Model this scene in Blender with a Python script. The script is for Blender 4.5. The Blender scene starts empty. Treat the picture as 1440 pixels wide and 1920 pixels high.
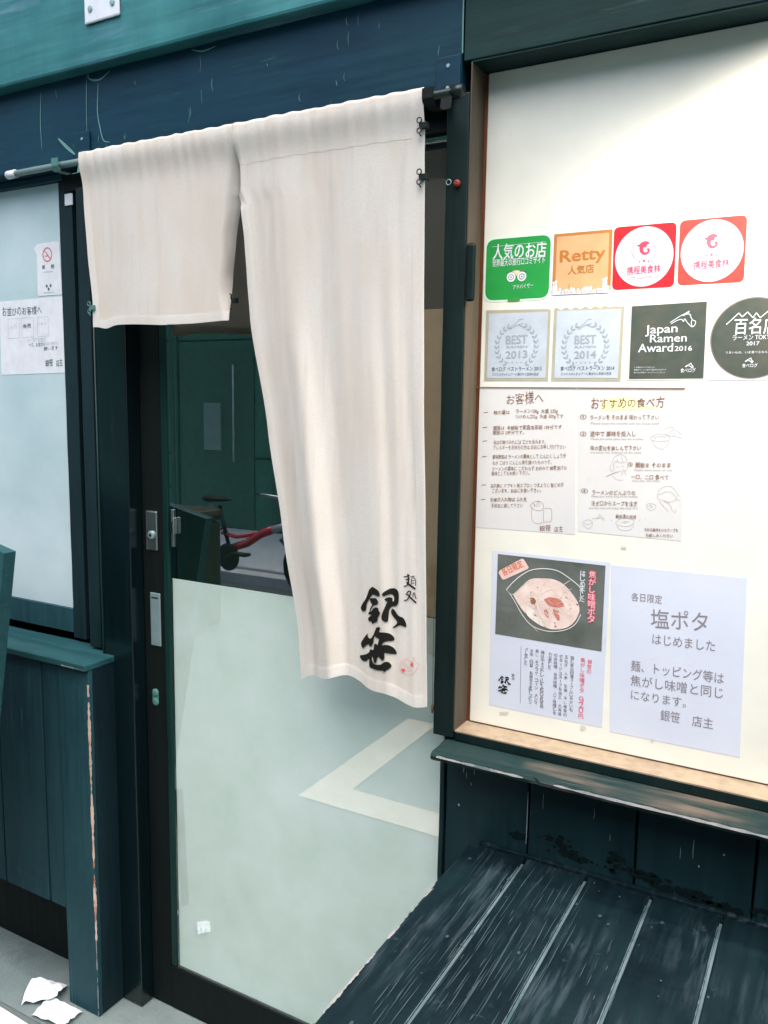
import bpy, bmesh, math, random
from mathutils import Vector, Matrix, noise
from mathutils.geometry import tessellate_polygon
R = math.radians
random.seed(7)
sc = bpy.context.scene
COL = sc.collection

# ------------------------------------------------------------------ camera
cam = bpy.data.cameras.new('camera')
cam.sensor_fit = 'VERTICAL'; cam.sensor_height = 36.0; cam.lens = 36 * 1550 / 1920
cam.clip_start = 0.02; cam.clip_end = 500
co = bpy.data.objects.new('camera', cam); COL.objects.link(co)
rx, up, fw = Vector((.87344, .4867, .01504)), Vector((-.07736, .10819, .99112)), Vector((-.48074, .86685, -.13215))
mw = Matrix((rx, up, -fw)).transposed().to_4x4(); mw.translation = Vector((0, -1.39, 0))
co.matrix_world = mw
sc.camera = co
# ------------------------------------------------------------------ light
wd = bpy.data.worlds.new('World'); sc.world = wd; wd.use_nodes = True
nt = wd.node_tree; bg = nt.nodes['Background']
sky = nt.nodes.new('ShaderNodeTexSky'); sky.sky_type = 'NISHITA'; sky.sun_disc = False
sky.sun_elevation = R(66); sky.sun_rotation = R(160); sky.dust_density = 3.0; sky.air_density = 1.0
nt.links.new(sky.outputs[0], bg.inputs[0]); bg.inputs[1].default_value = 0.15
sl = bpy.data.lights.new('sun', 'SUN'); sl.energy = 2.4; sl.angle = R(75); sl.color = (1, .96, .9)
so = bpy.data.objects.new('sun', sl); COL.objects.link(so)
so.rotation_euler = (R(24), 0, R(20))       # from the street side, high over the roofs opposite
vs = sc.view_settings; vs.view_transform = 'Standard'; vs.look = 'None'; vs.gamma = 1; vs.use_curve_mapping = False
vs.exposure = 1.1
sc.cycles.max_bounces = 8; sc.cycles.transparent_max_bounces = 12
sc.cycles.caustics_reflective = False; sc.cycles.caustics_refractive = False
sc.cycles.use_denoising = True

# ------------------------------------------------------------------ materials
def nodes(name):
    m = bpy.data.materials.new(name); m.use_nodes = True
    return m, m.node_tree, m.node_tree.nodes['Principled BSDF']
def ramp(t, fac, stops):
    r = t.nodes.new('ShaderNodeValToRGB'); el = r.color_ramp.elements
    while len(el) < len(stops): el.new(.5)
    for e, (p, c) in zip(el, stops): e.position = p; e.color = (*c, 1)
    t.links.new(fac, r.inputs[0]); return r.outputs[0]
def noi(t, vec, scale, detail=4, rough=.55, dist=0):
    n = t.nodes.new('ShaderNodeTexNoise'); n.inputs['Scale'].default_value = scale
    n.inputs['Detail'].default_value = detail; n.inputs['Roughness'].default_value = rough
    n.inputs['Distortion'].default_value = dist
    if vec: t.links.new(vec, n.inputs['Vector'])
    return n.outputs['Fac']
def coord(t, scale=(1, 1, 1)):
    """object coordinates stretched by scale and shifted per object, so that alike boards differ"""
    tc = t.nodes.new('ShaderNodeTexCoord'); oi = t.nodes.new('ShaderNodeObjectInfo')
    mp = t.nodes.new('ShaderNodeMapping'); mp.inputs['Scale'].default_value = scale
    cb = t.nodes.new('ShaderNodeMath'); cb.operation = 'MULTIPLY'; cb.inputs[1].default_value = 37.0
    t.links.new(oi.outputs['Random'], cb.inputs[0]); t.links.new(cb.outputs[0], mp.inputs['Location'])
    t.links.new(tc.outputs['Object'], mp.inputs['Vector']); return mp.outputs[0]
def mix(t, a, b, fac):
    m = t.nodes.new('ShaderNodeMix'); m.data_type = 'RGBA'
    t.links.new(fac, m.inputs['Factor'])
    for s, v in ((m.inputs[6], a), (m.inputs[7], b)):
        if isinstance(v, tuple): s.default_value = (*v, 1)
        else: t.links.new(v, s)
    return m.outputs[2]
def mulf(t, a, v):
    m = t.nodes.new('ShaderNodeMath'); m.operation = 'MULTIPLY'; t.links.new(a, m.inputs[0])
    if isinstance(v, (int, float)): m.inputs[1].default_value = v
    else: t.links.new(v, m.inputs[1])
    return m.outputs[0]
def bump(t, bs, h, strength, dist=.002):
    b = t.nodes.new('ShaderNodeBump'); b.inputs['Strength'].default_value = strength
    b.inputs['Distance'].default_value = dist
    t.links.new(h, b.inputs['Height']); t.links.new(b.outputs[0], bs.inputs['Normal'])
def plain(name, c, rough=.5, metal=0, coat=0, emit=None, spec=.5):
    m, t, b = nodes(name)
    v = coord(t); n = noi(t, v, 35, 5)
    c2 = tuple(x * .86 for x in c)
    t.links.new(ramp(t, n, [(.3, c2), (.7, c)]), b.inputs['Base Color'])
    b.inputs['Roughness'].default_value = rough; b.inputs['Metallic'].default_value = metal
    b.inputs['Coat Weight'].default_value = coat; b.inputs['Coat Roughness'].default_value = .06
    b.inputs['Specular IOR Level'].default_value = spec
    if emit:
        b.inputs['Emission Color'].default_value = (*c, 1); b.inputs['Emission Strength'].default_value = emit
    return m
def paint(name, c1, c2, grain=(60, 60, 3), rough=(.35, .6), wear=None, wear_scale=(160, 160, 5), wear_t=(.66, .74),
          blotch=None, bstr=.35, spec=.22, wear2=None):
    """old painted or stained timber: broad tone change, grain, optional worn streaks"""
    m, t, b = nodes(name)
    vb = coord(t, (5, 5, 2.2)); vg = coord(t, grain)
    nb = noi(t, vb, 1.0, 6, .65); ng = noi(t, vg, 1.0, 4)
    col = ramp(t, nb, [(.32, c1), (.68, c2)])
    dk = ramp(t, ng, [(.25, (.62,) * 3), (.6, (1,) * 3)])
    mm = t.nodes.new('ShaderNodeMix'); mm.data_type = 'RGBA'; mm.blend_type = 'MULTIPLY'; mm.inputs['Factor'].default_value = .8
    t.links.new(col, mm.inputs[6]); t.links.new(dk, mm.inputs[7]); col = mm.outputs[2]
    if wear:
        vw = coord(t, wear_scale); nw = noi(t, vw, 1.0, 7, .6, .3)
        msk = ramp(t, nw, [(wear_t[0], (0,) * 3), (wear_t[1], (1,) * 3)])
        nz = noi(t, coord(t, (3, 3, 3)), 1.6, 3); gate = ramp(t, nz, [(.42, (0,) * 3), (.62, (1,) * 3)])
        col = mix(t, col, wear, mulf(t, msk, gate))
    if wear2:
        nw = noi(t, coord(t, (34, 34, 34)), 1.0, 8, .7, .6); msk = ramp(t, nw, [(.6, (0,) * 3), (.7, (1,) * 3)])
        nz = noi(t, coord(t, (4, 4, 4)), 1.3, 2); gate = ramp(t, nz, [(.5, (0,) * 3), (.66, (.7,) * 3)])
        col = mix(t, col, wear2, mulf(t, msk, gate))
    if blotch:
        no_ = noi(t, coord(t, (9, 9, 9)), 1.0, 8, .72, .8)
        col = mix(t, col, blotch, ramp(t, no_, [(.56, (0,) * 3), (.63, (.85,) * 3)]))
    t.links.new(col, b.inputs['Base Color'])
    rr = ramp(t, ng, [(.2, (rough[0],) * 3), (.8, (rough[1],) * 3)])
    t.links.new(rr, b.inputs['Roughness']); b.inputs['Specular IOR Level'].default_value = spec
    bump(t, b, ng, bstr, .0015)
    return m
M = {}
M['lintel'] = paint('dark_teal_painted_lintel', (.0025, .026, .055), (.003, .038, .060), (4, 60, 60), (.4, .6), wear=(.05, .15, .15), wear_scale=(6, 60, 90), wear_t=(.64, .8))
M['fascia'] = paint('green_teal_painted_fascia', (.022, .125, .14), (.045, .20, .21), (3, 60, 50), (.35, .55), wear=(.12, .24, .33), wear_scale=(2.5, 30, 45), wear_t=(.5, .68), bstr=.25)
M['lintel2'] = paint('dark_green_header', (.003, .020, .020), (.005, .030, .028), (4, 60, 60), (.45, .65), wear=(.03, .07, .065), wear_scale=(6, 60, 90), wear_t=(.62, .8))
M['post'] = paint('black_green_painted_post', (.0025, .010, .011), (.006, .018, .017), rough=(.35, .55), wear=(.05, .08, .08), wear_t=(.66, .8))
M['jamb'] = paint('glossy_black_jamb', (.0015, .006, .008), (.0025, .010, .012), rough=(.16, .3), bstr=.12, spec=.7)
M['stile'] = paint('matt_black_door_stile', (.0012, .003, .003), (.002, .006, .006), rough=(.55, .75), bstr=.1, spec=.2)
M['bead'] = paint('black_metal_bead', (.004, .02, .018), (.006, .03, .026), rough=(.25, .35), bstr=.1)
M['cladding'] = paint('weathered_teal_boards', (.010, .044, .062), (.016, .066, .078), rough=(.5, .75), wear=(.06, .17, .17), wear_t=(.60, .74), blotch=(.010, .045, .060), bstr=.6)
M['cap'] = paint('weathered_dark_cap', (.012, .06, .075), (.02, .085, .09), (4, 60, 60), rough=(.4, .6), wear=(.07, .16, .16), wear_scale=(5, 90, 90), wear_t=(.62, .75))
M['corner'] = paint('dark_teal_and_shaded_board', (.003, .014, .020), (.005, .021, .026), rough=(.5, .7))  # dark teal timber; on the box side it also carries shade
M['wainscot'] = paint('dark_navy_wainscot', (.004, .018, .024), (.008, .029, .035), rough=(.42, .62), wear=(.05, .08, .09), wear_scale=(240, 240, 9), wear_t=(.7, .74))
M['mould'] = plain('black_mould', (.0025, .008, .009), .95, spec=.1)
M['sill'] = paint('worn_window_sill', (.005, .024, .027), (.018, .034, .032), (3, 60, 60), rough=(.6, .8), wear=(.13, .10, .08), wear_scale=(2.2, 24, 60), wear_t=(.46, .62), bstr=.3, spec=.12)
M['bare'] = paint('bare_worn_timber', (.42, .26, .19), (.62, .50, .44), rough=(.6, .8), wear=(.33, .12, .07), wear_scale=(60, 60, 30), wear_t=(.5, .6), blotch=(.04, .06, .06))
M['paleedge'] = paint('pale_worn_edge', (.17, .19, .20), (.32, .30, .29), rough=(.5, .7), blotch=(.05, .08, .09))
M['reveal'] = paint('brown_painted_reveal', (.065, .054, .038), (.095, .074, .050), rough=(.4, .6), bstr=.15)
M['reveal_lamplit'] = paint('lamplit_brown_ledge', (.26, .20, .14), (.32, .25, .175), rough=(.4, .6), bstr=.15)  # lighter copy of the reveal brown: lamp light put into its colour
M['reddark'] = plain('dark_red_brown_bead', (.16, .045, .012), .5)
M['bench'] = paint('worn_black_bench_boards', (.0012, .006, .010), (.005, .017, .021), (70, 3, 70), rough=(.5, .75), spec=.10, wear=(.040, .058, .072), wear_scale=(90, 7, 90), wear_t=(.48, .74), wear2=(.10, .13, .15), bstr=.5)
M['benchpale'] = paint('bench_joint_worn', (.045, .08, .09), (.12, .165, .185), (90, 6, 90), rough=(.5, .7), blotch=(.03, .07, .075))
M['metal'] = plain('brushed_steel', (.62, .66, .64), .32, 1)
M['metalgrey'] = plain('dull_aluminium', (.30, .42, .44), .45, .6)
M['plate'] = plain('pale_painted_plate', (.62, .66, .72), .45)
M['darkmetal'] = plain('dark_metal', (.02, .03, .03), .35, .6)
M['rod'] = plain('dull_grey_rod', (.14, .22, .21), .5)
M['bracket'] = plain('green_grey_bracket', (.06, .17, .15), .5)
M['red_dot'] = plain('red_cap', (.28, .025, .02), .6)
M['floor'] = None

def board_mat(name, c1, c2, coatior=1.5, coat=1.0, scale=6):
    m, t, b = nodes(name)
    n = noi(t, coord(t, (scale,) * 3), 1, 6, .6)
    n2 = noi(t, coord(t, (scale * 6,) * 3), 1, 6, .7)
    c = ramp(t, n, [(.3, c1), (.7, c2)])
    c = mix(t, c, tuple(x * .8 for x in c1), ramp(t, n2, [(.62, (0,) * 3), (.8, (.5,) * 3)]))
    t.links.new(c, b.inputs['Base Color']); b.inputs['Roughness'].default_value = .5
    b.inputs['Coat Weight'].default_value = coat; b.inputs['Coat IOR'].default_value = coatior
    b.inputs['Coat Roughness'].default_value = .03
    return m
M['film'] = board_mat('frosted_white_film', (.70, .81, .73), (.86, .93, .92), coat=0, scale=7)
M['winfilm'] = board_mat('frosted_window_film', (.36, .48, .52), (.48, .59, .63), 1.5, .8, 4)
M['panel'] = board_mat('cream_display_board', (.62, .62, .55), (.71, .70, .64), 1.5, .5, 7)
def glass_mat():
    m = bpy.data.materials.new('tinted_plate_glass'); m.use_nodes = True; t = m.node_tree
    for n in list(t.nodes): t.nodes.remove(n)
    out = t.nodes.new('ShaderNodeOutputMaterial'); mx = t.nodes.new('ShaderNodeMixShader')
    tr = t.nodes.new('ShaderNodeBsdfTransparent'); tr.inputs[0].default_value = (.97, .99, .985, 1)
    gl = t.nodes.new('ShaderNodeBsdfGlossy'); gl.inputs['Roughness'].default_value = .004
    gl.inputs['Color'].default_value = (.95, 1, 1, 1)
    fr = t.nodes.new('ShaderNodeFresnel'); fr.inputs[0].default_value = 2.85
    tc = t.nodes.new('ShaderNodeTexCoord'); n = t.nodes.new('ShaderNodeTexNoise'); n.inputs['Scale'].default_value = 3
    t.links.new(tc.outputs['Object'], n.inputs['Vector'])
    bp = t.nodes.new('ShaderNodeBump'); bp.inputs['Strength'].default_value = .02; bp.inputs['Distance'].default_value = .002
    t.links.new(n.outputs['Fac'], bp.inputs['Height']); t.links.new(bp.outputs[0], gl.inputs['Normal'])
    ge = t.nodes.new('ShaderNodeNewGeometry'); inv = t.nodes.new('ShaderNodeMath'); inv.operation = 'SUBTRACT'; inv.inputs[0].default_value = 1
    t.links.new(ge.outputs['Backfacing'], inv.inputs[1])      # only the outer surface mirrors; the pane is one thin reflecting layer
    t.links.new(mulf(t, fr.outputs[0], inv.outputs[0]), mx.inputs[0]); t.links.new(tr.outputs[0], mx.inputs[1]); t.links.new(gl.outputs[0], mx.inputs[2])
    t.links.new(mx.outputs[0], out.inputs[0]); return m
M['glass'] = glass_mat()
def cloth_mat(name, c1, c2, slub=1.0):
    m, t, b = nodes(name)
    sl_ = noi(t, coord(t, (48, 48, 2.6)), 1, 4, .6); st = noi(t, coord(t, (11, 11, 3.5)), 1, 4, .55)
    weave = noi(t, coord(t, (900, 900, 260)), 1, 2); weave2 = noi(t, coord(t, (300, 300, 1100)), 1, 2)
    c = ramp(t, st, [(.35, c2), (.62, c1)])
    c = mix(t, c, tuple(x * .88 for x in c2), ramp(t, sl_, [(.55, (0,) * 3), (.8, (.75 * slub,) * 3)]))
    mm = t.nodes.new('ShaderNodeMath'); mm.operation = 'ADD'; t.links.new(weave, mm.inputs[0]); t.links.new(weave2, mm.inputs[1])
    half = mulf(t, mm.outputs[0], .5)
    c = mix(t, c, tuple(x * .80 for x in c1), ramp(t, half, [(.5, (0,) * 3), (.68, (.7,) * 3)]))
    t.links.new(c, b.inputs['Base Color']); b.inputs['Roughness'].default_value = .85
    b.inputs['Specular IOR Level'].default_value = .15
    wr = noi(t, coord(t, (26, 26, 9)), 1, 6, .62, .8); ad = t.nodes.new('ShaderNodeMath'); ad.operation = 'MULTIPLY_ADD'
    t.links.new(wr, ad.inputs[0]); ad.inputs[1].default_value = 1.1; t.links.new(half, ad.inputs[2]); bump(t, b, ad.outputs[0], .40, .0012)
    out = t.nodes['Material Output']; tl = t.nodes.new('ShaderNodeBsdfTranslucent'); mx = t.nodes.new('ShaderNodeMixShader')
    t.links.new(c, tl.inputs[0]); mx.inputs[0].default_value = .42
    t.links.new(b.outputs[0], mx.inputs[1]); t.links.new(tl.outputs[0], mx.inputs[2]); t.links.new(mx.outputs[0], out.inputs[0])
    return m
M['cloth'] = cloth_mat('unbleached_linen', (.83, .80, .76), (.79, .725, .655))
M['hem'] = cloth_mat('doubled_linen_hem', (.84, .815, .78), (.80, .75, .69), .5)
M['ink'] = plain('black_brush_ink', (.010, .010, .008), .8, spec=.15)
M['seal'] = plain('red_stamp_ink', (.62, .06, .08), .8)
M['sealpale'] = plain('pale_red_stamp_ink', (.78, .40, .40), .8)
def ground_mat(name, c1, c2, sc1=1.2, speck=180):
    m, t, b = nodes(name)
    tc = t.nodes.new('ShaderNodeTexCoord'); v = tc.outputs['Object']
    a = noi(t, v, sc1, 6); s = noi(t, v, speck, 3, .7)
    c = ramp(t, a, [(.3, c1), (.7, c2)])
    c = mix(t, c, tuple(x * 1.5 for x in c2), ramp(t, s, [(.56, (0,) * 3), (.68, (.6,) * 3)]))
    c = mix(t, c, tuple(x * .5 for x in c1), ramp(t, noi(t, v, 7, 7, .7), [(.58, (0,) * 3), (.74, (.5,) * 3)]))
    t.links.new(c, b.inputs['Base Color']); b.inputs['Roughness'].default_value = .85; bump(t, b, s, .5, .003)
    return m
M['asphalt'] = ground_mat('grey_asphalt', (.10, .125, .125), (.14, .165, .16))
M['concrete'] = ground_mat('pale_concrete', (.66, .70, .70), (.74, .76, .75), 2, 260)
M['step'] = ground_mat('grey_step_concrete', (.12, .165, .165), (.18, .225, .22), 6, 300)
M['roadpaint'] = ground_mat('worn_white_road_paint', (.42, .36, .29), (.52, .44, .36), 3, 90)

# ------------------------------------------------------------------ object helpers
def mesh_obj(name, bm, m, parent=None):
    me = bpy.data.meshes.new(name); bm.to_mesh(me); bm.free()
    if m: me.materials.append(m)
    o = bpy.data.objects.new(name, me); COL.objects.link(o)
    if parent:
        w = Vector((0, 0, 0)); p = parent
        while p: w += p.location; p = p.parent
        me.transform(Matrix.Translation(-w)); o.parent = parent
    return o
def tag(o, label, cat, group=None):
    o['label'] = label; o['category'] = cat
    if group: o['group'] = group
    return o
def thing(name, loc, label, cat, group=None):
    o = bpy.data.objects.new(name, None); o.empty_display_size = .05; COL.objects.link(o); o.location = loc
    return tag(o, label, cat, group)
def structure(name, bm, m, kind='structure'):
    o = mesh_obj(name, bm, m); o['kind'] = kind; return o
def box(x0, x1, y0, y1, z0, z1, bev=0, bm=None):
    nb = bmesh.new(); bmesh.ops.create_cube(nb, size=1)
    for v in nb.verts:
        v.co = Vector((x0 + (v.co.x + .5) * (x1 - x0), y0 + (v.co.y + .5) * (y1 - y0), z0 + (v.co.z + .5) * (z1 - z0)))
    if bev: bmesh.ops.bevel(nb, geom=nb.edges[:], offset=bev, segments=2, profile=.5, affect='EDGES')
    return merge(bm, nb) if bm is not None else nb
def merge(bm, nb):
    me = bpy.data.meshes.new('tmp'); nb.to_mesh(me); nb.free(); bm.from_mesh(me); bpy.data.meshes.remove(me); return bm
def wavy_board(x0, x1, y0, y1, z0, z1, axis='z', amp=.0008, bev=.0015, n=24):
    """a board whose long edges wander slightly"""
    nb = box(x0, x1, y0, y1, z0, z1, bev)
    ax = 'xyz'.index(axis)
    lo, hi = (x0, y0, z0)[ax], (x1, y1, z1)[ax]
    for i in range(1, n):
        c = lo + (hi - lo) * i / n
        pc = [0, 0, 0]; pc[ax] = c; pn = [0, 0, 0]; pn[ax] = 1
        bmesh.ops.bisect_plane(nb, geom=nb.verts[:] + nb.edges[:] + nb.faces[:], plane_co=pc, plane_no=pn)
    sd = random.uniform(0, 50)
    for v in nb.verts:
        p = v.co.copy(); q = Vector((sd + p.x * 9, p.y * 9, p.z * 9)); q[ax] *= 1.5
        d = Vector((noise.noise(q), noise.noise(q + Vector((9, 0, 0))), noise.noise(q + Vector((0, 9, 0))))) * amp * 2
        d[ax] *= .3; v.co += d
    return nb
def tube(pts, r, seg=10, bm=None, rad=None):
    bm = bm if bm is not None else bmesh.new(); pts = [Vector(p) for p in pts]; rings = []
    n0 = None
    for i, p in enumerate(pts):
        d = (pts[min(i + 1, len(pts) - 1)] - pts[max(i - 1, 0)]).normalized()
        a = d.orthogonal().normalized() if n0 is None else (n0 - d * n0.dot(d)).normalized()
        n0 = a; b = d.cross(a); rr = rad[i] if rad else r
        rings.append([bm.verts.new(p + (a * math.cos(2 * math.pi * k / seg) + b * math.sin(2 * math.pi * k / seg)) * rr) for k in range(seg)])
    for A, B_ in zip(rings, rings[1:]):
        for k in range(seg): bm.faces.new((A[k], A[(k + 1) % seg], B_[(k + 1) % seg], B_[k]))
    bm.faces.new(rings[0][::-1]); bm.faces.new(rings[-1])
    for f in bm.faces: f.smooth = True
    return bm
def lathe(c, axis, prof, seg=24, bm=None):
    """prof: (radius, distance along axis)"""
    bm = bm if bm is not None else bmesh.new(); c = Vector(c); ax = Vector(axis).normalized(); a = ax.orthogonal().normalized(); b = ax.cross(a)
    rings = [[bm.verts.new(c + ax * h + (a * math.cos(2 * math.pi * k / seg) + b * math.sin(2 * math.pi * k / seg)) * max(r, 1e-5)) for k in range(seg)] for r, h in prof]
    for A, B_ in zip(rings, rings[1:]):
        for k in range(seg): bm.faces.new((A[k], A[(k + 1) % seg], B_[(k + 1) % seg], B_[k]))
    bm.faces.new(rings[0][::-1]); bm.faces.new(rings[-1])
    return bm
def torus(c, axis, r, rr, seg=40, s2=8, bm=None, a0=0, a1=2 * math.pi):
    c = Vector(c); ax = Vector(axis).normalized(); a = ax.orthogonal().normalized(); b = ax.cross(a)
    full = a1 - a0 > 6.28
    pts = [c + (a * math.cos(a0 + (a1 - a0) * k / seg) + b * math.sin(a0 + (a1 - a0) * k / seg)) * r for k in range(seg + 1)]
    return tube(pts, rr, s2, bm)

# ------------------------------------------------------------------ ground and street
bm = bmesh.new(); bmesh.ops.create_grid(bm, x_segments=2, y_segments=2, size=150)
for v in bm.verts: v.co.z = -1.5
structure('ground', bm, M['asphalt'])
bm = box(-30, 30, -5.6, -4.02, -1.7, -1.39, .01); structure('far_pavement', bm, M['concrete'])
bm = bmesh.new()
for i in range(24): box(-12 + i * .9, -12 + i * .9 + .892, -4.0, -3.86, -1.6, -1.41 + random.uniform(-.002, .002), .008, bm)
structure('kerb', bm, M['concrete'])
bm = box(-3.5, 2.6, -.20, .09, -1.6, -1.496); structure('door_step', bm, M['step'])
# painted corner of a parking bay on the road
bm = bmesh.new()
pts = [(-1.72, -1.07), (1.2, -1.07), (1.2, -1.22), (-1.57, -1.22), (-1.57, -1.98), (-1.72, -1.98)]
sub = []
for i, p in enumerate(pts):
    q = pts[(i + 1) % 6]; L = math.dist(p, q); n = max(1, int(L / .03))
    for k in range(n):
        t = k / n; x, y = p[0] + (q[0] - p[0]) * t, p[1] + (q[1] - p[1]) * t
        sub.append((x + .003 * noise.noise(Vector((x * 40, y * 40, 0))), y + .003 * noise.noise(Vector((x * 40, y * 40, 5)))))
vv = [bm.verts.new((x, y, -1.4955)) for x, y in sub]
for tri in tessellate_polygon([[Vector((x, y, 0)) for x, y in sub]]): bm.faces.new([vv[i] for i in tri])
bmesh.ops.recalc_face_normals(bm, faces=bm.faces)
structure('road_marking', bm, M['roadpaint'])

# building across the street
ob = thing('opposite_building', (-3, -5.6, -1.39), 'dark green building across the street reflected in the door glass', 'building')
mwall = paint('dark_green_render', (.10, .27, .18), (.12, .32, .22), (20, 20, 20), (.6, .8))
mesh_obj('wall', box(-14, 8, -7.5, -5.6, -1.39, 3.2), mwall, ob)
for i, (x0, x1, z0, z1, mm_) in enumerate([(-11.6, -10.6, -1.2, .9, 'stile'), (-3.0, -1.5, -1.0, 1.2, 'stile'), (-.2, 1.6, -1.0, 1.2, 'stile')]):
    f_ = mesh_obj('window', box(x0, x1, -5.6, -5.55, z0, z1, .01), M['metalgrey'], ob)
    mesh_obj('pane', box(x0 + .08, x1 - .08, -5.549, -5.54, z0 + .08, z1 - .08), M['bead'], f_)
mesh_obj('notice_board', box(-6.12, -5.88, -5.62, -5.56, -.55, -.04, .01), plain('pale_green_notice', (.26, .40, .34), .6), ob)
for z in (-1.0, -.62, .62, 1.3): mesh_obj('ledge', box(-14, 8, -5.60, -5.592, z, z + .012, .003), M['bead'], ob)
for x in (-7.2, -6.6, -5.2, -4.7): mesh_obj('pilaster', box(x, x + .10, -5.60, -5.56, -1.38, 3.15, .01), plain('green_pilaster', (.07, .19, .13), .7), ob)
mesh_obj('door_panel', box(-6.48, -5.45, -5.60, -5.585, -1.38, .55, .004), plain('dark_green_door', (.07, .20, .135), .6), ob)
mesh_obj('drainpipe', tube([(-5.68, -5.53, -.66), (-5.68, -5.53, .36)], .010), M['plate'], ob)
mesh_obj('roof_edge', box(-14.1, 8.1, -7.6, -5.45, 3.2, 3.32, .02), M['metalgrey'], ob)

cb = thing('dark_bin', (-3.76, -2.57, -1.5), 'dark brown-green street bin reflected in the left of the door glass', 'bin')
mb_ = plain('dark_olive_plastic', (.03, .035, .02), .6)
mesh_obj('body', box(-4.02, -3.50, -2.75, -2.4, -1.47, -.78, .03), mb_, cb)
mesh_obj('lid', box(-4.04, -3.49, -2.77, -2.38, -.775, -.70, .03), plain('dark_brown_lid', (.05, .04, .03), .5), cb)
for sx in (-3.96, -3.56): mesh_obj('wheel', lathe((sx, -2.45, -1.46), (1, 0, 0), [(.038, -.02), (.04, 0), (.038, .02)]), M['darkmetal'], cb)

# red bicycle
bk = thing('bicycle', (-4.1, -3.74, -1.5), 'red small-wheeled bicycle with a black saddle, reflected in the door glass', 'bicycle')
Y = -3.70
mred = plain('red_frame_paint', (.85, .02, .05), .25, coat=1); mblk = plain('black_rubber', (.012, .012, .012), .7); mwht = plain('white_frame_paint', (.8, .8, .8), .3)
BB, HT, HB, RW, FW, ST = (-4.21, Y, -1.24), (-3.66, Y, -.93), (-3.68, Y, -1.0), (-4.62, Y, -1.25), (-3.45, Y, -1.25), (-4.33, Y, -.84)
mesh_obj('frame', tube([(-4.25, Y, -1.19), (-4.05, Y, -1.12), (-3.9, Y, -1.03), (-3.80, Y, -.99)], .033, 14), mred, bk)
mesh_obj('frame', tube([(-4.30, Y, -1.06), (-4.15, Y, -1.08), (-3.98, Y, -1.04)], .016, 12), mred, bk)
mesh_obj('frame', tube([(-3.80, Y, -.99), (-3.66, Y, -.94)], .027, 12), mwht, bk)
bm = tube([BB, ST], .017); tube([BB, (RW[0], Y + .05, RW[2])], .010, 8, bm); tube([(-4.30, Y, -1.02), (RW[0], Y + .05, RW[2])], .008, 8, bm)
mesh_obj('seat_tube', bm, M['darkmetal'], bk)
bm = tube([(-3.69, Y, -1.05), (-3.62, Y, -.74)], .02); mesh_obj('stem', bm, mblk, bk)
mesh_obj('handlebar', tube([(-3.72, Y - .26, -.69), (-3.62, Y - .12, -.72), (-3.62, Y + .12, -.72), (-3.72, Y + .26, -.69)], .013), M['metal'], bk)
bm = tube([(-3.69, Y - .05, -1.05), (-3.45, Y - .05, -1.25)], .013); tube([(-3.69, Y + .05, -1.05), (-3.45, Y + .05, -1.25)], .013, 10, bm); mesh_obj('fork', bm, mblk, bk)
sd = bmesh.new(); sd = tube([(-4.47, Y, -.80), (-4.42, Y, -.785), (-4.33, Y, -.785), (-4.22, Y, -.79)], .03, 14, sd, [.045, .075, .05, .018])
for v in sd.verts: v.co.z = -.79 + (v.co.z + .79) * .45
mesh_obj('saddle', sd, mblk, bk)
bm = torus((-4.41, Y, -.85), (0, 1, 0), .018, .005); mesh_obj('saddle_spring', bm, M['metal'], bk)
for wc in (RW, FW):
    w = mesh_obj('wheel', torus(wc, (0, 1, 0), .228, .02), mblk, bk)
    mesh_obj('rim', torus(wc, (0, 1, 0), .203, .008), M['metal'], w)
    bm = lathe((wc[0], wc[1] - .04, wc[2]), (0, 1, 0), [(.018, 0), (.018, .08)], 12)
    for k in range(20):
        a = 2 * math.pi * k / 20; tube([wc, (wc[0] + .2 * math.cos(a), wc[1], wc[2] + .2 * math.sin(a))], .0015, 4, bm)
    mesh_obj('spokes', bm, M['metal'], w)
mesh_obj('chain_cover', lathe((BB[0], Y + .03, BB[2]), (0, 1, 0), [(.105, 0), (.11, .012), (.09, .024)], 32), mblk, bk)
bm = tube([BB, (BB[0], Y + .08, BB[2]), (BB[0] + .14, Y + .08, BB[2] + .05)], .009); mesh_obj('crank', bm, M['darkmetal'], bk)
mesh_obj('pedal', box(BB[0] + .09, BB[0] + .26, Y + .08, Y + .15, BB[2] + .04, BB[2] + .062, .004), mblk, bk)
mesh_obj('kickstand', tube([(-4.5, Y + .05, -1.24), (-4.38, Y + .13, -1.498)], .008), M['metalgrey'], bk)

# ------------------------------------------------------------------ shop front
sf = thing('shop_front', (-.7, .0, -1.5), 'dark teal timber front of the noodle shop with posts, lintel and ledges', 'building')
mesh_obj('fascia', wavy_board(-4, 2.6, -.085, .2, .692, 2.4, 'x', .0006, .006, 60), M['fascia'], sf)
mesh_obj('lintel', wavy_board(-4, -.606, -.055, .2, .515, .690, 'x', .0006, .002, 60), M['lintel'], sf)
mesh_obj('lintel', wavy_board(-4, -1.63, -.012, .2, .4975, .5135, 'x', .0004, .002, 20), M['lintel'], sf)
mesh_obj('header_board', wavy_board(-.602, 2.6, -.055, .2, .562, .690, 'x', .0005, .002, 30), M['lintel2'], sf)
mesh_obj('inner_lintel', box(-1.629, -.64, -.010, .15, .470, .5125, .002), M['stile'], sf)
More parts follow.
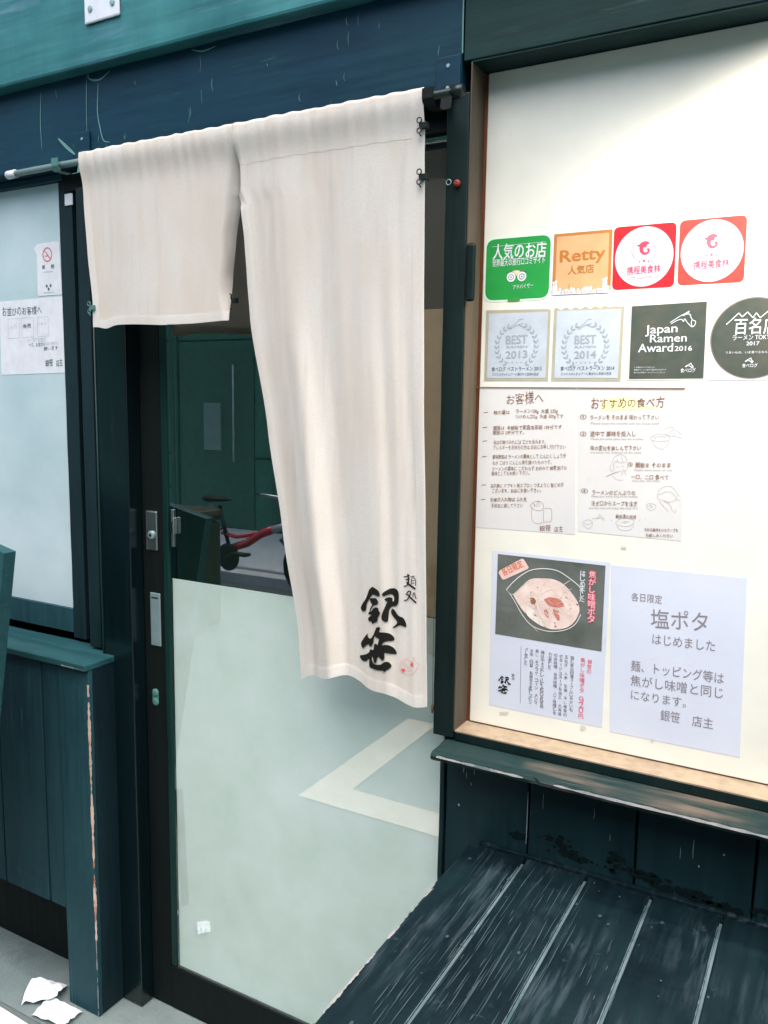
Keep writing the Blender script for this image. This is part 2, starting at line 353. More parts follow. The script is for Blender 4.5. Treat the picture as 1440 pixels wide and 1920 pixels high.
# posts
mesh_obj('door_post', wavy_board(-.630, -.589, -.055, .06, -.612, .513, 'z', .0005, .002), M['post'], sf)
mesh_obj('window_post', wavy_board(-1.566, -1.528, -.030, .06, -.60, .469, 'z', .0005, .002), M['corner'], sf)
mesh_obj('window_post', box(-1.603, -1.568, .004, .06, -.60, .469, .001), M['stile'], sf)
mesh_obj('door_jamb', wavy_board(-1.508, -1.412, -.040, .06, -1.495, .469, 'z', .0004, .002), M['jamb'], sf)
mesh_obj('jamb_bead', tube([(-1.507, -.041, -1.49), (-1.507, -.041, .46)], .0022, 6), M['bead'], sf)
# wainscot under the display window
ws = [-.625, -.612, -.447, -.257, -.072, .115, .30, .49, .68, .87, 1.06]
for i in range(len(ws) - 1):
    y0 = -.034 if i == 0 else -.030 + random.uniform(-.001, .001)
    p = wavy_board(ws[i] + .0018, ws[i + 1] - .0018, y0, .0, -1.49, -.636, 'z', .0006, .0022)
    mesh_obj('wainscot_board', p, M['wainscot'] if i else M['corner'], sf)
mesh_obj('wainscot_back', box(-.622, 1.06, .004, .05, -1.49, -.636), M['stile'], sf)
mesh_obj('window_ledge', box(-.586, 2.0, -.0535, .03, -.616, -.5995, .001), M['post'], sf)
# worn sill with a rounded, chipped nose
bm = bmesh.new(); prof = [(.0, -.617), (-.112, -.617), (-.118, -.619), (-.121, -.6235), (-.120, -.629), (-.115, -.633), (-.03, -.6345), (.0, -.6345)]
n = 320; rows = []
for i in range(n + 1):
    x = -.602 + 2.4 * i / n
    row = []
    for j, (y, z) in enumerate(prof):
        k = 1 if 1 <= j <= 5 else 0
        d = max(0, noise.noise(Vector((x * 26, j * .4, 3))) - .1) * .006 * k + max(0, noise.noise(Vector((x * 90, j * .7, 7))) - .25) * .006 * k
        row.append(bm.verts.new((x, y + d, z - (d * .3 if j in (1, 2) else 0))))
    rows.append(row)
for A, B_ in zip(rows, rows[1:]):
    for j in range(len(prof)): bm.faces.new((A[j], B_[j], B_[(j + 1) % len(prof)], A[(j + 1) % len(prof)]))
bm.faces.new(rows[0]); bm.faces.new(rows[-1][::-1])
bmesh.ops.recalc_face_normals(bm, faces=bm.faces)
sill = mesh_obj('window_sill', bm, M['sill'], sf)
def ragged_strip(p0, p1, width_dir, w, off, seed, gap=.35, n=120, m=None, name='worn_edge', parent=None):
    """irregular bare patches along an edge, a hair proud of it"""
    bm = bmesh.new(); p0, p1, wd_ = Vector(p0), Vector(p1), Vector(width_dir).normalized(); prev = None
    for i in range(n + 1):
        t = i / n; c = p0.lerp(p1, t)
        a = noise.noise(Vector((t * 9, seed, 0))) + .4 * noise.noise(Vector((t * 45, seed, 3))) + gap
        if a <= 0: prev = None; continue
        h = w * min(1, a + .25); s = w * .25 * noise.noise(Vector((t * 60, seed, 8)))
        A, B_ = bm.verts.new(c - wd_ * (h * .5 + s * .3) + Vector(off)), bm.verts.new(c + wd_ * (h * .5 + s) + Vector(off))
        if prev: bm.faces.new((prev[0], A, B_, prev[1]))
        prev = (A, B_)
    o = mesh_obj(name, bm, m or M['bare'], parent); o['kind'] = 'stuff'; return o
ragged_strip((-.590, -.1212, -.6225), (.6, -.1212, -.6225), (0, .35, 1), .0055, (0, -.0006, .0004), 4, .38, 400, M['paleedge'], 'worn_edge', sill)

# left window
lw = thing('side_window', (-1.8, .0, -.6), 'frosted window at the left in a dark teal frame', 'window')
mesh_obj('pane', box(-2.6, -1.651, .0, .006, -.523, .4965), M['winfilm'], lw)
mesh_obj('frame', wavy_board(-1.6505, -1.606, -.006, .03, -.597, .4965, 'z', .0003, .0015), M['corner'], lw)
mesh_obj('frame', wavy_board(-2.6, -1.6515, -.006, .03, -.585, -.5235, 'x', .0003, .0015), M['cladding'], lw)
mesh_obj('tag', box(-1.626, -1.600, -.0095, -.0065, .440, .466, .001), M['plate'], lw)

# boarded box under the left window
bx = thing('boarded_ledge_box', (-1.9, -.06, -1.5), 'teal plank box under the left window with a worn bare corner', 'plank box')
mesh_obj('top_board', wavy_board(-3.4, -1.474, -.128, .0035, -.622, -.606, 'x', .0006, .003, 40), M['cap'], bx)
edges = [-3.21, -3.01, -2.81, -2.62, -2.43, -2.21, -1.999, -1.807, -1.640, -1.476]
for i in range(len(edges) - 1):
    zb = -1.245 + random.uniform(-.002, .002)
    if i == len(edges) - 2:
        p = wavy_board(edges[i] + .0032, -1.5835, -.115, -.095, zb, -.6225, 'z', .0006, .002)
        mesh_obj('plank', p, M['cladding'], bx)
        mesh_obj('leg', wavy_board(-1.5805, -1.476, -.117, -.104, -1.494, -.6225, 'z', .0007, .002), M['cladding'], bx)
    else:
        mesh_obj('plank', wavy_board(edges[i] + .0032, edges[i + 1] - .0032, -.115 + random.uniform(-.0015, .0015), -.095, zb, -.6225, 'z', .0006, .002), M['cladding'], bx)
mesh_obj('side_board', wavy_board(-1.494, -1.4765, -.1035, .002, -1.494, -.6225, 'z', .0005, .001), M['corner'], bx)  # darker than the planks: side-face shade put into its colour
mesh_obj('back_board', box(-3.4, -1.496, -.012, .002, -1.494, -.6225), M['stile'], bx)
ragged_strip((-1.4755, -.1165, -1.29), (-1.4755, -.1165, -.655), (1, .25, 0), .0085, (.0002, -.0022, 0), 2, .42, 200, M['bare'], 'worn_edge', bx)
ragged_strip((-1.4765, -.1165, -1.49), (-1.4765, -.1165, -1.27), (1, .25, 0), .004, (.0002, -.0022, 0), 9, .3, 80, M['paleedge'], 'worn_edge', bx)
ragged_strip((-1.55, -.1292, -.617), (-1.474, -.1292, -.617), (0, 0, 1), .004, (0, -.0008, 0), 5, .5, 60, M['paleedge'], 'worn_edge', bx)

# ------------------------------------------------------------------ sliding door
dr = thing('sliding_door', (-1.0, .01, -1.5), 'black sliding door with dark glass above and frosted film below', 'door')
mesh_obj('stile', box(-1.4105, -1.348, -.002, .045, -1.494, .469, .001), M['stile'], dr)
mesh_obj('glazing_bead', box(-1.3475, -1.3285, -.004, .02, -1.379, .469, .004), M['bead'], dr)
mesh_obj('bottom_rail', box(-1.3475, -.6315, -.003, .045, -1.494, -1.3805, .002), M['stile'], dr)
mesh_obj('glass_pane', box(-1.3283, -.632, .0, .005, -1.3795, .469), M['glass'], dr)
mesh_obj('frosted_film', box(-1.3280, -.6325, .0062, .0070, -1.379, -.410), M['film'], dr)
mesh_obj('inner_stile', box(-.702, -.633, .0105, .045, -.409, .17, .001), plain('lamp_lit_brown_wood', (.60, .43, .25), .5), dr)  # pale wood colour carries the warm light from inside the shop
mesh_obj('inner_stile', box(-.702, -.633, .0105, .045, .171, .469, .001), M['post'], dr)  # same stile, darker: the light's fade upwards put into its colour
lp = mesh_obj('lock_plate', box(-1.396, -1.3615, -.006, -.0022, -.347, -.256, .003), M['metal'], dr)
mesh_obj('keyhole', lathe((-1.3785, -.0062, -.312), (0, -1, 0), [(.010, 0), (.010, .003), (.007, .0045)], 20), M['metalgrey'], lp)
mesh_obj('keyhole', lathe((-1.3785, -.0112, -.312), (0, -1, 0), [(.0035, 0), (.0030, .0005)], 12), M['stile'], lp)
pp = mesh_obj('pull_plate', box(-1.389, -1.3575, -.0055, -.0022, -.575, -.448, .002), M['metalgrey'], dr)
mesh_obj('recess', box(-1.3835, -1.3630, -.0062, -.0056, -.566, -.457, .0002), M['metalgrey'], pp)
mesh_obj('recess_edge', box(-1.3830, -1.3635, -.0068, -.0063, -.4605, -.4575), M['darkmetal'], pp)
bm = lathe((-1.3795, -.0025, -.690), (0, -1, 0), [(.0095, 0), (.0095, .003), (.006, .005)], 20)
lathe((-1.3795, -.0025, -.7125), (0, -1, 0), [(.0095, 0), (.0095, .0025), (.006, .0042)], 20, bm); box(-1.389, -1.370, -.0048, -.0024, -.7125, -.690, .001, bm)
mesh_obj('oval_escutcheon', bm, M['bracket'], dr)
la = mesh_obj('handle_reflection', box(-1.3205, -1.3125, -.004, -.0005, -.334, -.248, .001), M['metal'], dr)  # metal pieces on the glass stand in for the handle's reflection
mesh_obj('reflection_dark_part', box(-1.3215, -1.3115, -.0065, -.0042, -.302, -.276, .001), M['darkmetal'], la)
mesh_obj('reflection_strip', box(-1.3090, -1.3050, -.012, -.0005, -.303, -.266, .001), M['metal'], la)

# dark interior behind the glass
it = thing('shop_interior', (-1.0, 1.3, -1.5), 'dark green room seen dimly through the door glass', 'room')
mi = plain('dark_interior_green', (.12, .34, .23), .8)
bm = box(-1.7, .3, 2.6, 2.65, -1.494, .9); box(-1.75, -1.7, .1, 2.65, -1.494, .9, 0, bm); box(.3, .35, .1, 2.65, -1.494, .9, 0, bm)
mesh_obj('wall', bm, mi, it)
mesh_obj('ceiling', box(-1.7, .3, .1, 2.6, .9, .95), M['stile'], it)
mesh_obj('floor', box(-1.7, .3, .1, 2.6, -1.498, -1.492), M['stile'], it)
mesh_obj('counter', box(-1.5, -.8, 1.6, 2.1, -1.49, -.55, .01), plain('brown_counter', (.12, .08, .05), .6), it)
bm = box(-4, -1.76, .07, .2, -1.494, .69); box(-.58, 2.6, .07, .2, -1.494, .69, 0, bm)
mesh_obj('inner_wall', bm, M['stile'], sf)
mesh_obj('upper_wall', box(-4, 2.6, .2, 3.0, .96, 2.4), M['stile'], sf)

# ------------------------------------------------------------------ display board with notices
dw = thing('display_board', (.0, .0, -.6), 'cream lit display board carrying the award stickers and menu sheets', 'display board')
bm = box(-.5795, 1.6, .0, .012, -.5945, .5575, .0015)
mesh_obj('board', bm, M['panel'], dw)
mesh_obj('left_reveal', box(-.5885, -.5862, -.0535, .02, -.597, .560), M['reveal'], dw)
mesh_obj('top_reveal', box(-.586, 1.6, -.0535, .02, .5588, .5612), M['lintel2'], dw)
mesh_obj('bottom_reveal', box(-.586, 1.6, -.0535, .02, -.5992, -.5968), M['reveal_lamplit'], dw)
mesh_obj('bead', box(-.5860, -.5800, .003, .010, -.594, .557), M['reddark'], dw)
mesh_obj('bead', box(-.5860, 1.6, .0035, .0105, -.5966, -.5948), M['reddark'], dw)
mesh_obj('seam_line', box(-.5860, -.228, -.00135, -.0009, .0275, .0290), plain('brown_seam', (.16, .07, .03), .6), dw)
mesh_obj('dark_frame_block', box(-.5862, -.5700, -.060, -.0540, .172, .268, .004), M['post'], sf)  # small dark block added for the dark spot on the frame edge

# art boards: a flat region of the wall surveyed by its four corners (x, z); drawings use its own units
BD = {
 'A': ((1440, 831), ((-.5876, .3108), (-.3463, .2898), (-.3397, .1636), (-.5831, .1740))),
 'B': ((1440, 827), ((-.3645, .3122), (-.1487, .2919), (-.1405, .1709), (-.3579, .1814))),
 'C': ((1440, 900), ((-.6090, .3488), (-.1275, .3013), (-.1084, .0275), (-.5989, .0245))),
 'D': ((1440, 874), ((-.3406, .1806), (-.1183, .1698), (-.1090, .0355), (-.3330, .0348))),
 'E': ((1440, 1064), ((-.4130, .0256), (-.2159, .0268), (-.2071, -.1164), (-.4060, -.1281))),
 'F': ((1440, 877), ((-.4068, -.1098), (-.2081, -.0993), (-.2008, -.2194), (-.4009, -.2388))),
 'G': ((1440, 1920), ((-.5989, .0245), (-.3947, .0258), (-.3828, -.2278), (-.5905, -.2473))),
 'H': ((1387, 1920), ((-.5688, -.2651), (-.3187, -.2399), (-.3013, -.5743), (-.5568, -.6307))),
 'I': ((1440, 1093), ((-.5694, -.2454), (-.0925, -.2005), (-.0682, -.5494), (-.5558, -.6621))),
 'J': ((896, 1920), ((-1.8714, .4224), (-1.6057, .3993), (-1.6240, .0311), (-1.8993, .0303))),
 'K': ((1222, 1920), ((-.7695, -.2970), (-.6180, -.2803), (-.6129, -.4907), (-.7669, -.5189))),
 'L': ((1440, 1440), ((-1.7624, .8954), (-1.0324, .7454), (-1.0356, .2791), (-1.8026, .3322))),
}
def homog(wh, q):
    # unit square -> quad projective map
    (x0, y0), (x1, y1), (x2, y2), (x3, y3) = q
    dx1, dx2, dx3 = x1 - x2, x3 - x2, x0 - x1 + x2 - x3
    dy1, dy2, dy3 = y1 - y2, y3 - y2, y0 - y1 + y2 - y3
    den = dx1 * dy2 - dx2 * dy1
    g = (dx3 * dy2 - dx2 * dy3) / den; h = (dx1 * dy3 - dx3 * dy1) / den
    a, b, c = x1 - x0 + g * x1, x3 - x0 + h * x3, x0
    d, e, f = y1 - y0 + g * y1, y3 - y0 + h * y3, y0
    def mp(u, v):
        u, v = u / wh[0], v / wh[1]; w = g * u + h * v + 1
        return ((a * u + b * v + c) / w, (d * u + e * v + f) / w)
    return mp
MAP = {k: homog(*v) for k, v in BD.items()}

class Art:
    """collects flat print in one colour on a surface y = yf(x, z)"""
    def __init__(s, yf=-.0022): s.bm = bmesh.new(); s.yf = yf if callable(yf) else (lambda x, z, c=yf: c); s.k = 0
    def off(s): s.k = (s.k + 1) % 12; return -.00003 * s.k
    def poly(s, pts, sub=None):
        o = s.off(); vs_ = [Vector((p[0], p[1], 0)) for p in pts]
        bmv = [s.bm.verts.new((x, s.yf(x, z) + o, z)) for x, z, _ in vs_]
        for tri in tessellate_polygon([vs_]):
            try: s.bm.faces.new([bmv[i] for i in tri])
            except ValueError: pass
    def line(s, pts, w, taper=False):
        o = s.off(); n = len(pts); pts = [Vector(p) for p in pts]; prev = None
        # resample smoothly
        for i in range(n):
            d = (pts[min(i + 1, n - 1)] - pts[max(i - 1, 0)])
            if d.length < 1e-9: continue
            d.normalize(); nn = Vector((-d.y, d.x)); ww = w * .5 * (1 if not taper else .35 + .65 * math.sin(math.pi * (i + .3) / (n - .4)))
            A, B_ = pts[i] + nn * ww, pts[i] - nn * ww
            A, B_ = [s.bm.verts.new((q.x, s.yf(q.x, q.y) + o, q.y)) for q in (A, B_)]
            if prev: s.bm.faces.new((prev[0], A, B_, prev[1]))
            prev = (A, B_)
    def disc(s, c, r, n=24, ry=None):
        s.poly([(c[0] + r * math.cos(2 * math.pi * k / n), c[1] + (ry or r) * math.sin(2 * math.pi * k / n)) for k in range(n)])
    def ring(s, c, r, w, n=28, a0=0, a1=360, ry=None):
        s.line([(c[0] + r * math.cos(R(a0 + (a1 - a0) * k / n)), c[1] + (ry or r) * math.sin(R(a0 + (a1 - a0) * k / n))) for k in range(n + 1)], w)
    # drawing in art-board units
    def bl(s, bd, pts, w, taper=False): s.line([MAP[bd](*p) for p in smooth(pts)], w, taper)
    def bp(s, bd, pts): s.poly([MAP[bd](*p) for p in pts])
    def done(s, name, m, parent):
        bmesh.ops.recalc_face_normals(s.bm, faces=s.bm.faces)
        o = mesh_obj(name, s.bm, m, parent)
        if any(k in name for k in ('worn_edge', 'letter', 'writing', 'sketch', 'scratch', 'mould', 'drawing', 'shading', 'laurel', 'seal', 'brow', 'eyes', 'toppings', 'pork', 'noodles')): o['kind'] = 'stuff'
        return o
def smooth(pts, k=5):
    if len(pts) < 3: return pts
    out = []
    for i in range(len(pts) - 1):
        p0, p1, p2, p3 = pts[max(i - 1, 0)], pts[i], pts[i + 1], pts[min(i + 2, len(pts) - 1)]
        for j in range(k):
            t = j / k
            out.append(tuple(.5 * (2 * p1[a] + (p2[a] - p0[a]) * t + (2 * p0[a] - 5 * p1[a] + 4 * p2[a] - p3[a]) * t * t + (3 * p1[a] - p0[a] - 3 * p2[a] + p3[a]) * t ** 3) for a in (0, 1)))
    out.append(pts[-1]); return out
_glyph = {}
def glyph(txt, bold):
    key = (txt, bold)
    if key not in _glyph:
        c = bpy.data.curves.new('t', 'FONT'); c.body = txt; c.offset = 0; c.resolution_u = 3
        o = bpy.data.objects.new('t', c); COL.objects.link(o); bpy.context.view_layer.update()
        dg = bpy.context.evaluated_depsgraph_get(); me = bpy.data.meshes.new_from_object(o.evaluated_get(dg))
        v = [(a.co.x, a.co.y) for a in me.vertices]; f = [tuple(p.vertices) for p in me.polygons]
        bpy.data.objects.remove(o); bpy.data.curves.remove(c); bpy.data.meshes.remove(me); _glyph[key] = (v, f)
    return _glyph[key]
def text(art, bd, body, a, b, h=None, bold=0.0, jit=0.0, slant=0.0):
    """print body with its baseline from a to b (board units), stretched to fit; h = glyph height in board units"""
    v, f = glyph(body, 0)
    if not v: return
    x0, x1 = min(p[0] for p in v), max(p[0] for p in v)
    A, B_ = Vector(MAP[bd](*a)), Vector(MAP[bd](*b)); L = (B_ - A).length; d = (B_ - A) / L; n = Vector((-d.y, d.x))
    sx = L / (x1 - x0)
    if h:
        T = Vector(MAP[bd](a[0], a[1] - h)); sy = (T - A).length / .75
    else: sy = sx
    for sx_, sy_ in (((-1, -.4), (1, -.4), (0, .8)) if bold > .012 else ((-1, 0), (1, 0)) if bold > .003 else ((0, 0),)):
     o = art.off(); vs_ = []
     for x, y in v:
        x += sx_ * bold * .55; y += sy_ * bold * .55
        if jit:
            q = Vector((x * 1.3, hash(body) % 97 * .37 if False else len(body) * .7, 0)); ci = math.floor(x * .95)
            rj = random.Random(ci * 13 + len(body) * 7)
            k = 1 + jit * (rj.random() - .5) * 1.2; dy = jit * (rj.random() - .5) * .3; sh = jit * (rj.random() - .3) * .9
            x = x + y * sh * .3 + jit * .05 * math.sin(y * 11 + ci); y = y * k + dy + jit * .08 * math.sin(x * 7 + ci)
        p = A + d * ((x - x0) * sx + y * sy * slant) + n * y * sy
        vs_.append(art.bm.verts.new((p.x, art.yf(p.x, p.y) + o, p.y)))
     for fc in f:
        try: art.bm.faces.new([vs_[i] for i in fc])
        except ValueError: pass
def vtext(art, bd, body, a, b, size, bold=0.0):
    """vertical writing from a down to b"""
    n = len(body)
    for i, ch in enumerate(body):
        if ch == '　': continue
        t = (i + .85) / n; u = a[0] + (b[0] - a[0]) * t; v_ = a[1] + (b[1] - a[1]) * t
        tilt = size * .11; w = size * .5
        if ch in 'ー': art.bl(bd, [(u, v_ - size * .8), (u + 2, v_)], .0011 * size / 40); continue
        if ch in '、。': text(art, bd, ch, (u + w * .3, v_ - size * .4), (u + w * .8, v_ - size * .4 + tilt * .4), size * .2, bold); continue
        wd_ = w * (.75 if ch in 'しりうくに1' else 1)
        text(art, bd, ch, (u - wd_, v_ - tilt * .5), (u + wd_, v_ + tilt * .5), None if ch not in '一' else size * .12, bold)
def sheet(name, pts, y, m, parent, th=.0006, rad=0, seg=6, curl=0):
    """a thin sheet with thickness; pts = four (x, z) corners clockwise from top left; rad = corner radius"""
    out = []
    n = len(pts)
    for i in range(n):
        p, a, b = Vector(pts[i]), Vector(pts[i - 1]), Vector(pts[(i + 1) % n])
        if rad:
            da, db = (a - p).normalized() * rad, (b - p).normalized() * rad
            for k in range(seg + 1):
                t = k / seg; out.append((p + da) * (1 - t) ** 2 + p * 2 * t * (1 - t) + (p + db) * t * t)
        else: out.append(p)
    return plate(name, out, y, m, parent, th)
def plate(name, out, y, m, parent, th=.0006):
    bm = bmesh.new(); F, Bk = [bm.verts.new((p[0], y, p[1])) for p in out], [bm.verts.new((p[0], y + th, p[1])) for p in out]
    for tri in tessellate_polygon([[Vector((p[0], p[1], 0)) for p in out]]):
        bm.faces.new([F[i] for i in tri]); bm.faces.new([Bk[i] for i in tri])
    for i in range(len(out)): j = (i + 1) % len(out); bm.faces.new((F[i], F[j], Bk[j], Bk[i]))
    bmesh.ops.recalc_face_normals(bm, faces=bm.faces)
    return mesh_obj(name, bm, m, parent)
def q4(c):
    return c
def pr(name, c, rough=.4, coat=.25):
    return plain(name, c, rough, coat=coat)
GRP = 'award stickers on the display board'
white = pr('white_print', (.66, .68, .73)); 
def circle(c, r, n=48, rz=None): return [(c[0] + r * math.cos(2 * math.pi * k / n), c[1] + (rz or r) * math.sin(2 * math.pi * k / n)) for k in range(n)]
# green sticker
g = thing('sticker', (-.515, 0, .181), 'green rounded award sticker with white lettering and two owl-like eyes', 'sticker', GRP)
sheet('backing', [(-.577, .2855), (-.4545, .2855), (-.4545, .176), (-.577, .176)], -.0010, pr('pale_green_border', (.62, .80, .66)), g, .0006, .019)
sheet('face', [(-.5735, .2825), (-.458, .2825), (-.458, .1795), (-.5735, .1795)], -.0017, pr('bright_green_vinyl', (.015, .27, .05)), g, .0006, .016)
sheet('tab', [(-.532, .1800), (-.508, .1800), (-.510, .1755), (-.530, .1755)], -.0020, pr('dark_green_vinyl', (.05, .24, .04)), g, .0004, .002)
a = Art(-.0025)
text(a, 'A', '人気のお店', (135, 358), (685, 330), 128, .03); text(a, 'A', '世界最大の旅行口コミサイト', (130, 442), (675, 402), 58, .015)
a.bl('A', [(130, 238), (685, 186)], .0006); a.bl('A', [(130, 377), (680, 340)], .0006); text(a, 'A', 'アドバイザー', (345, 680), (555, 655), 40, .01)
for cx, cz in ((325, 553), (436, 545)): a.disc(MAP['A'](cx, cz), .0080)
a.done('lettering', white, g)
a = Art(-.0031); 
for cx, cz in ((325, 553), (436, 545)): a.ring(MAP['A'](cx, cz), .0045, .0012); a.disc(MAP['A'](cx, cz), .0014)
a.bl('A', [(280, 505), (330, 490), (380, 478), (440, 482), (490, 490)], .0010)
a.done('owl_eyes', pr('dark_grey_print', (.10, .16, .13)), g)
a = Art(-.0030); a.bp('A', [(335, 495), (380, 478), (425, 490), (395, 520), (382, 545), (368, 520)]); a.done('owl_brow', pr('cream_print', (.66, .56, .34)), g)
# orange sticker
g = thing('sticker', (-.404, 0, .183), 'orange square sticker with brown lettering and white crowd drawing', 'sticker', GRP)
sheet('border', [(-.4525, .2825), (-.3555, .2825), (-.3540, .1840), (-.4525, .1835)], -.0010, pr('brown_orange_print', (.42, .17, .045)), g, .0006, .002)
sheet('face', [(-.4475, .2775), (-.3605, .2775), (-.3590, .1840), (-.4475, .1836)], -.0016, pr('pale_orange_print', (.58, .34, .17)), g, .0005, .002)
a = Art(-.0023); text(a, 'A', 'Retty', (835, 398), (1300, 352), 130, .035); text(a, 'A', '人気店', (915, 520), (1185, 495), 72, .02)
a.bl('A', [(930, 625), (925, 665)], .0010)
a.done('lettering', pr('brown_letter', (.42, .15, .025)), g)
a = Art(-.0022); rj = random.Random(3)
for i in range(26):
    u = 770 + i * 22.5 + rj.uniform(-6, 6); hgt = rj.uniform(20, 62) + (90 if i in (0, 1, 23, 24) else 0) * (1 if i else .9); v0 = 738 - (u - 760) * .045
    a.bp('A', [(u - 14, v0), (u - 12, v0 - hgt * .7), (u - 3, v0 - hgt), (u + 8, v0 - hgt * .8), (u + 12, v0 - hgt * .4), (u + 15, v0)]); a.disc(MAP['A'](u, v0 - hgt), .0022, 12)
a.done('crowd_drawing', pr('white_blue_print', (.66, .68, .78)), g)
a = Art(-.0028)
for i in range(22):
    u = 830 + i * 22 + rj.uniform(-8, 8); v0 = 728 - (u - 760) * .045; a.bl('A', [(u, v0), (u + rj.uniform(-10, 10), v0 - rj.uniform(8, 30))], .0008)
a.done('crowd_shading', pr('rust_print', (.38, .16, .09)), g)
# two red round-faced stickers
def red_sticker(x0, x1, z0, z1, col, pc, label, cu, cv, su, year):
    g = thing('sticker', ((x0 + x1) / 2, 0, z0), label, 'sticker', GRP)
    sheet('backing', [(x0, z1), (x1, z1), (x1 + .0015, z0), (x0 + .0015, z0)], -.0010, pr('red_vinyl', tuple(q * .62 for q in col)), g, .0006, .009)
    c = ((x0 + x1) / 2 + .0008, (z0 + z1) / 2)
    plate('face', circle(c, .0455, 48, .0465), -.0016, pr('lilac_white_print', (.52, .50, .61)), g, .0005)
    a = Art(-.0023); k = su
    def D(u, v): return (cu + u * k, cv + v * k)
    for body in ([(-48, 4), (-42, -20), (-20, -36), (5, -44), (30, -42), (50, -30), (60, -18), (38, -14), (22, 8), (26, 22), (8, 14), (-6, 18), (-10, 40), (-4, 60), (-38, 64), (-46, 30), (-44, 8)], [(-44, 6), (-66, 2), (-68, -10), (-44, -12)],
                 [(-38, 62), (-4, 60), (10, 70), (28, 66), (40, 52), (26, 40), (40, 24), (60, 44), (50, 74), (24, 92), (-14, 88)]):
        a.bp('B', [D(u, v - u * .07) for u, v in body])
    a.bp('B', [D(-2, 98 + 34), D(6, 118 + 30), D(18, 146), D(6, 154), D(10, 166), D(0, 158), D(-12, 166), D(-8, 152), D(-18, 146), D(-6, 146)])
    for q in (-44, 44): a.disc(MAP['B'](*D(q, 158 - q * .05)), .0011, 10)
    text(a, 'B', '携程美食林', D(-170, 268 + 18), D(162, 258), 66 * k, .01)
    a.done('dolphin_emblem', pr('deep_red_print', pc), g)
    a = Art(-.0022)
    for sgn in (-1, 1):
        a.bl('B', [D(sgn * 78, -40 - sgn * 6), D(sgn * 122, 30), D(sgn * 112, 100), D(sgn * 66, 158)], .0006)
        for j in range(5):
            v = -10 + j * 32; a.bl('B', [D(sgn * 112, v + 14), D(sgn * 100, v - 4), D(sgn * 108, v - 18)], .0006)
    text(a, 'B', 'Ctrip Gourmet List', D(-172, 332 + 10), D(160, 318), 40 * k, 0)
    if year: text(a, 'B', '2016', D(-38, 384), D(40, 378), 26 * k, 0); a.bl('B', [D(-100, 378), D(-62, 376)], .0005); a.bl('B', [D(64, 370), D(104, 368)], .0005)
    a.done('laurel_and_lettering', pr('grey_mauve_print', (.40, .34, .40)), g)
red_sticker(-.3530, -.2560, .1865, .2850, (.70, .022, .035), (.60, .05, .09), 'strong red sticker with a white disc and dolphin emblem, beside the orange one', 362, 350, 1.0, False)
red_sticker(-.2510, -.1545, .1885, .2865, (.62, .085, .07), (.55, .10, .14), 'faded red dolphin sticker with a year line, right end of the top row', 1038, 280, 1.06, True)
# two silver laurel award stickers
for j, (x0, du, yr) in enumerate(((-.5705, 0, '2013'), (-.4475, 331, '2014'))):
    g = thing('sticker', (x0 + .058, 0, .039), 'pale silver laurel sticker reading BEST %s, %s' % (yr, 'at the left edge of the second row' if j == 0 else 'second in the second row'), 'sticker', GRP)
    x1 = x0 + .1175
    out = []
    if j:  # torn scalloped top edge
        for i in range(31): out.append((x0 + .1175 * i / 30, .1610 + .0022 * math.sin(i * 1.5) * (.4 if i > 22 else 1) - .001))
        out += [(x1, .0395), (x0, .0395)]
    else: out = [(x0, .1625), (x1 - .004, .1605), (x1, .1580), (x1, .0395), (x0, .0395)]
    plate('backing', out, -.0010, pr('grey_beige_border', (.38, .36, .28)), g, .0006)
    sheet('face', [(x0 + .005, .1565), (x1 - .005, .1555), (x1 - .005, .0445), (x0 + .005, .0445)], -.0016, pr('pale_blue_silver', (.44, .50, .57)), g, .0005, .001)
    a = Art(-.0022)
    text(a, 'C', 'BEST', (178 + du, 682), (280 + du, 678), 44, .045); text(a, 'C', 'RAMEN', (180 + du, 702), (280 + du, 699), 12, .0)
    text(a, 'C', yr, (176 + du, 752), (280 + du, 747), 38, .035)
    for q in range(5):
        c = MAP['C'](186 + du + q * 22, 770); a.poly([(c[0] + .0016 * (1 if i % 2 == 0 else .45) * math.sin(i * math.pi / 5), c[1] + .0016 * (1 if i % 2 == 0 else .45) * math.cos(i * math.pi / 5)) for i in range(10)])
    cx, cz = MAP['C'](228 + du, 690)
    for sgn in (-1, 1):
        for i in range(10):
            an = R(-62 + i * 13.5); rr = .0365
            lx, lz = cx + sgn * rr * math.cos(an) * .98, cz + rr * math.sin(an)
            for side in (-1, 1):
                ta = an + math.pi / 2 + side * .6; L_ = .0085
                dx_, dz_ = sgn * math.cos(ta), math.sin(ta)
                a.poly([(lx, lz), (lx + dx_ * L_ * .5 - dz_ * .0016, lz + dz_ * L_ * .5 + dx_ * .0016), (lx + dx_ * L_, lz + dz_ * L_), (lx + dx_ * L_ * .5 + dz_ * .0016, lz + dz_ * L_ * .5 - dx_ * .0016)])
    hb = lambda pts: a.bl('C', [(u + du, v) for u, v in pts], .0011)
    hb([(190, 605), (225, 582), (240, 565), (262, 560)]); hb([(196, 610), (232, 590), (262, 582)]); hb([(240, 590), (262, 598), (275, 590)])
    a.done('laurel_print', pr('grey_silver_print', (.30, .34, .38)), g)
    a = Art(-.0022); text(a, 'C', '食べログ ベストラーメン ' + yr, (108 + du, 812 - j * 3), (348 + du + j * 20, 808 - j * 2), 18, .012)
    text(a, 'C', '口コミ人のレビュアーに選ばれた至高の名店', (112 + du, 833 - j * 2), (334 + du + j * 20, 832 - j * 3), 11, .0)
    a.done('lettering', pr('dark_grey_letter', (.05, .06, .07)), g)
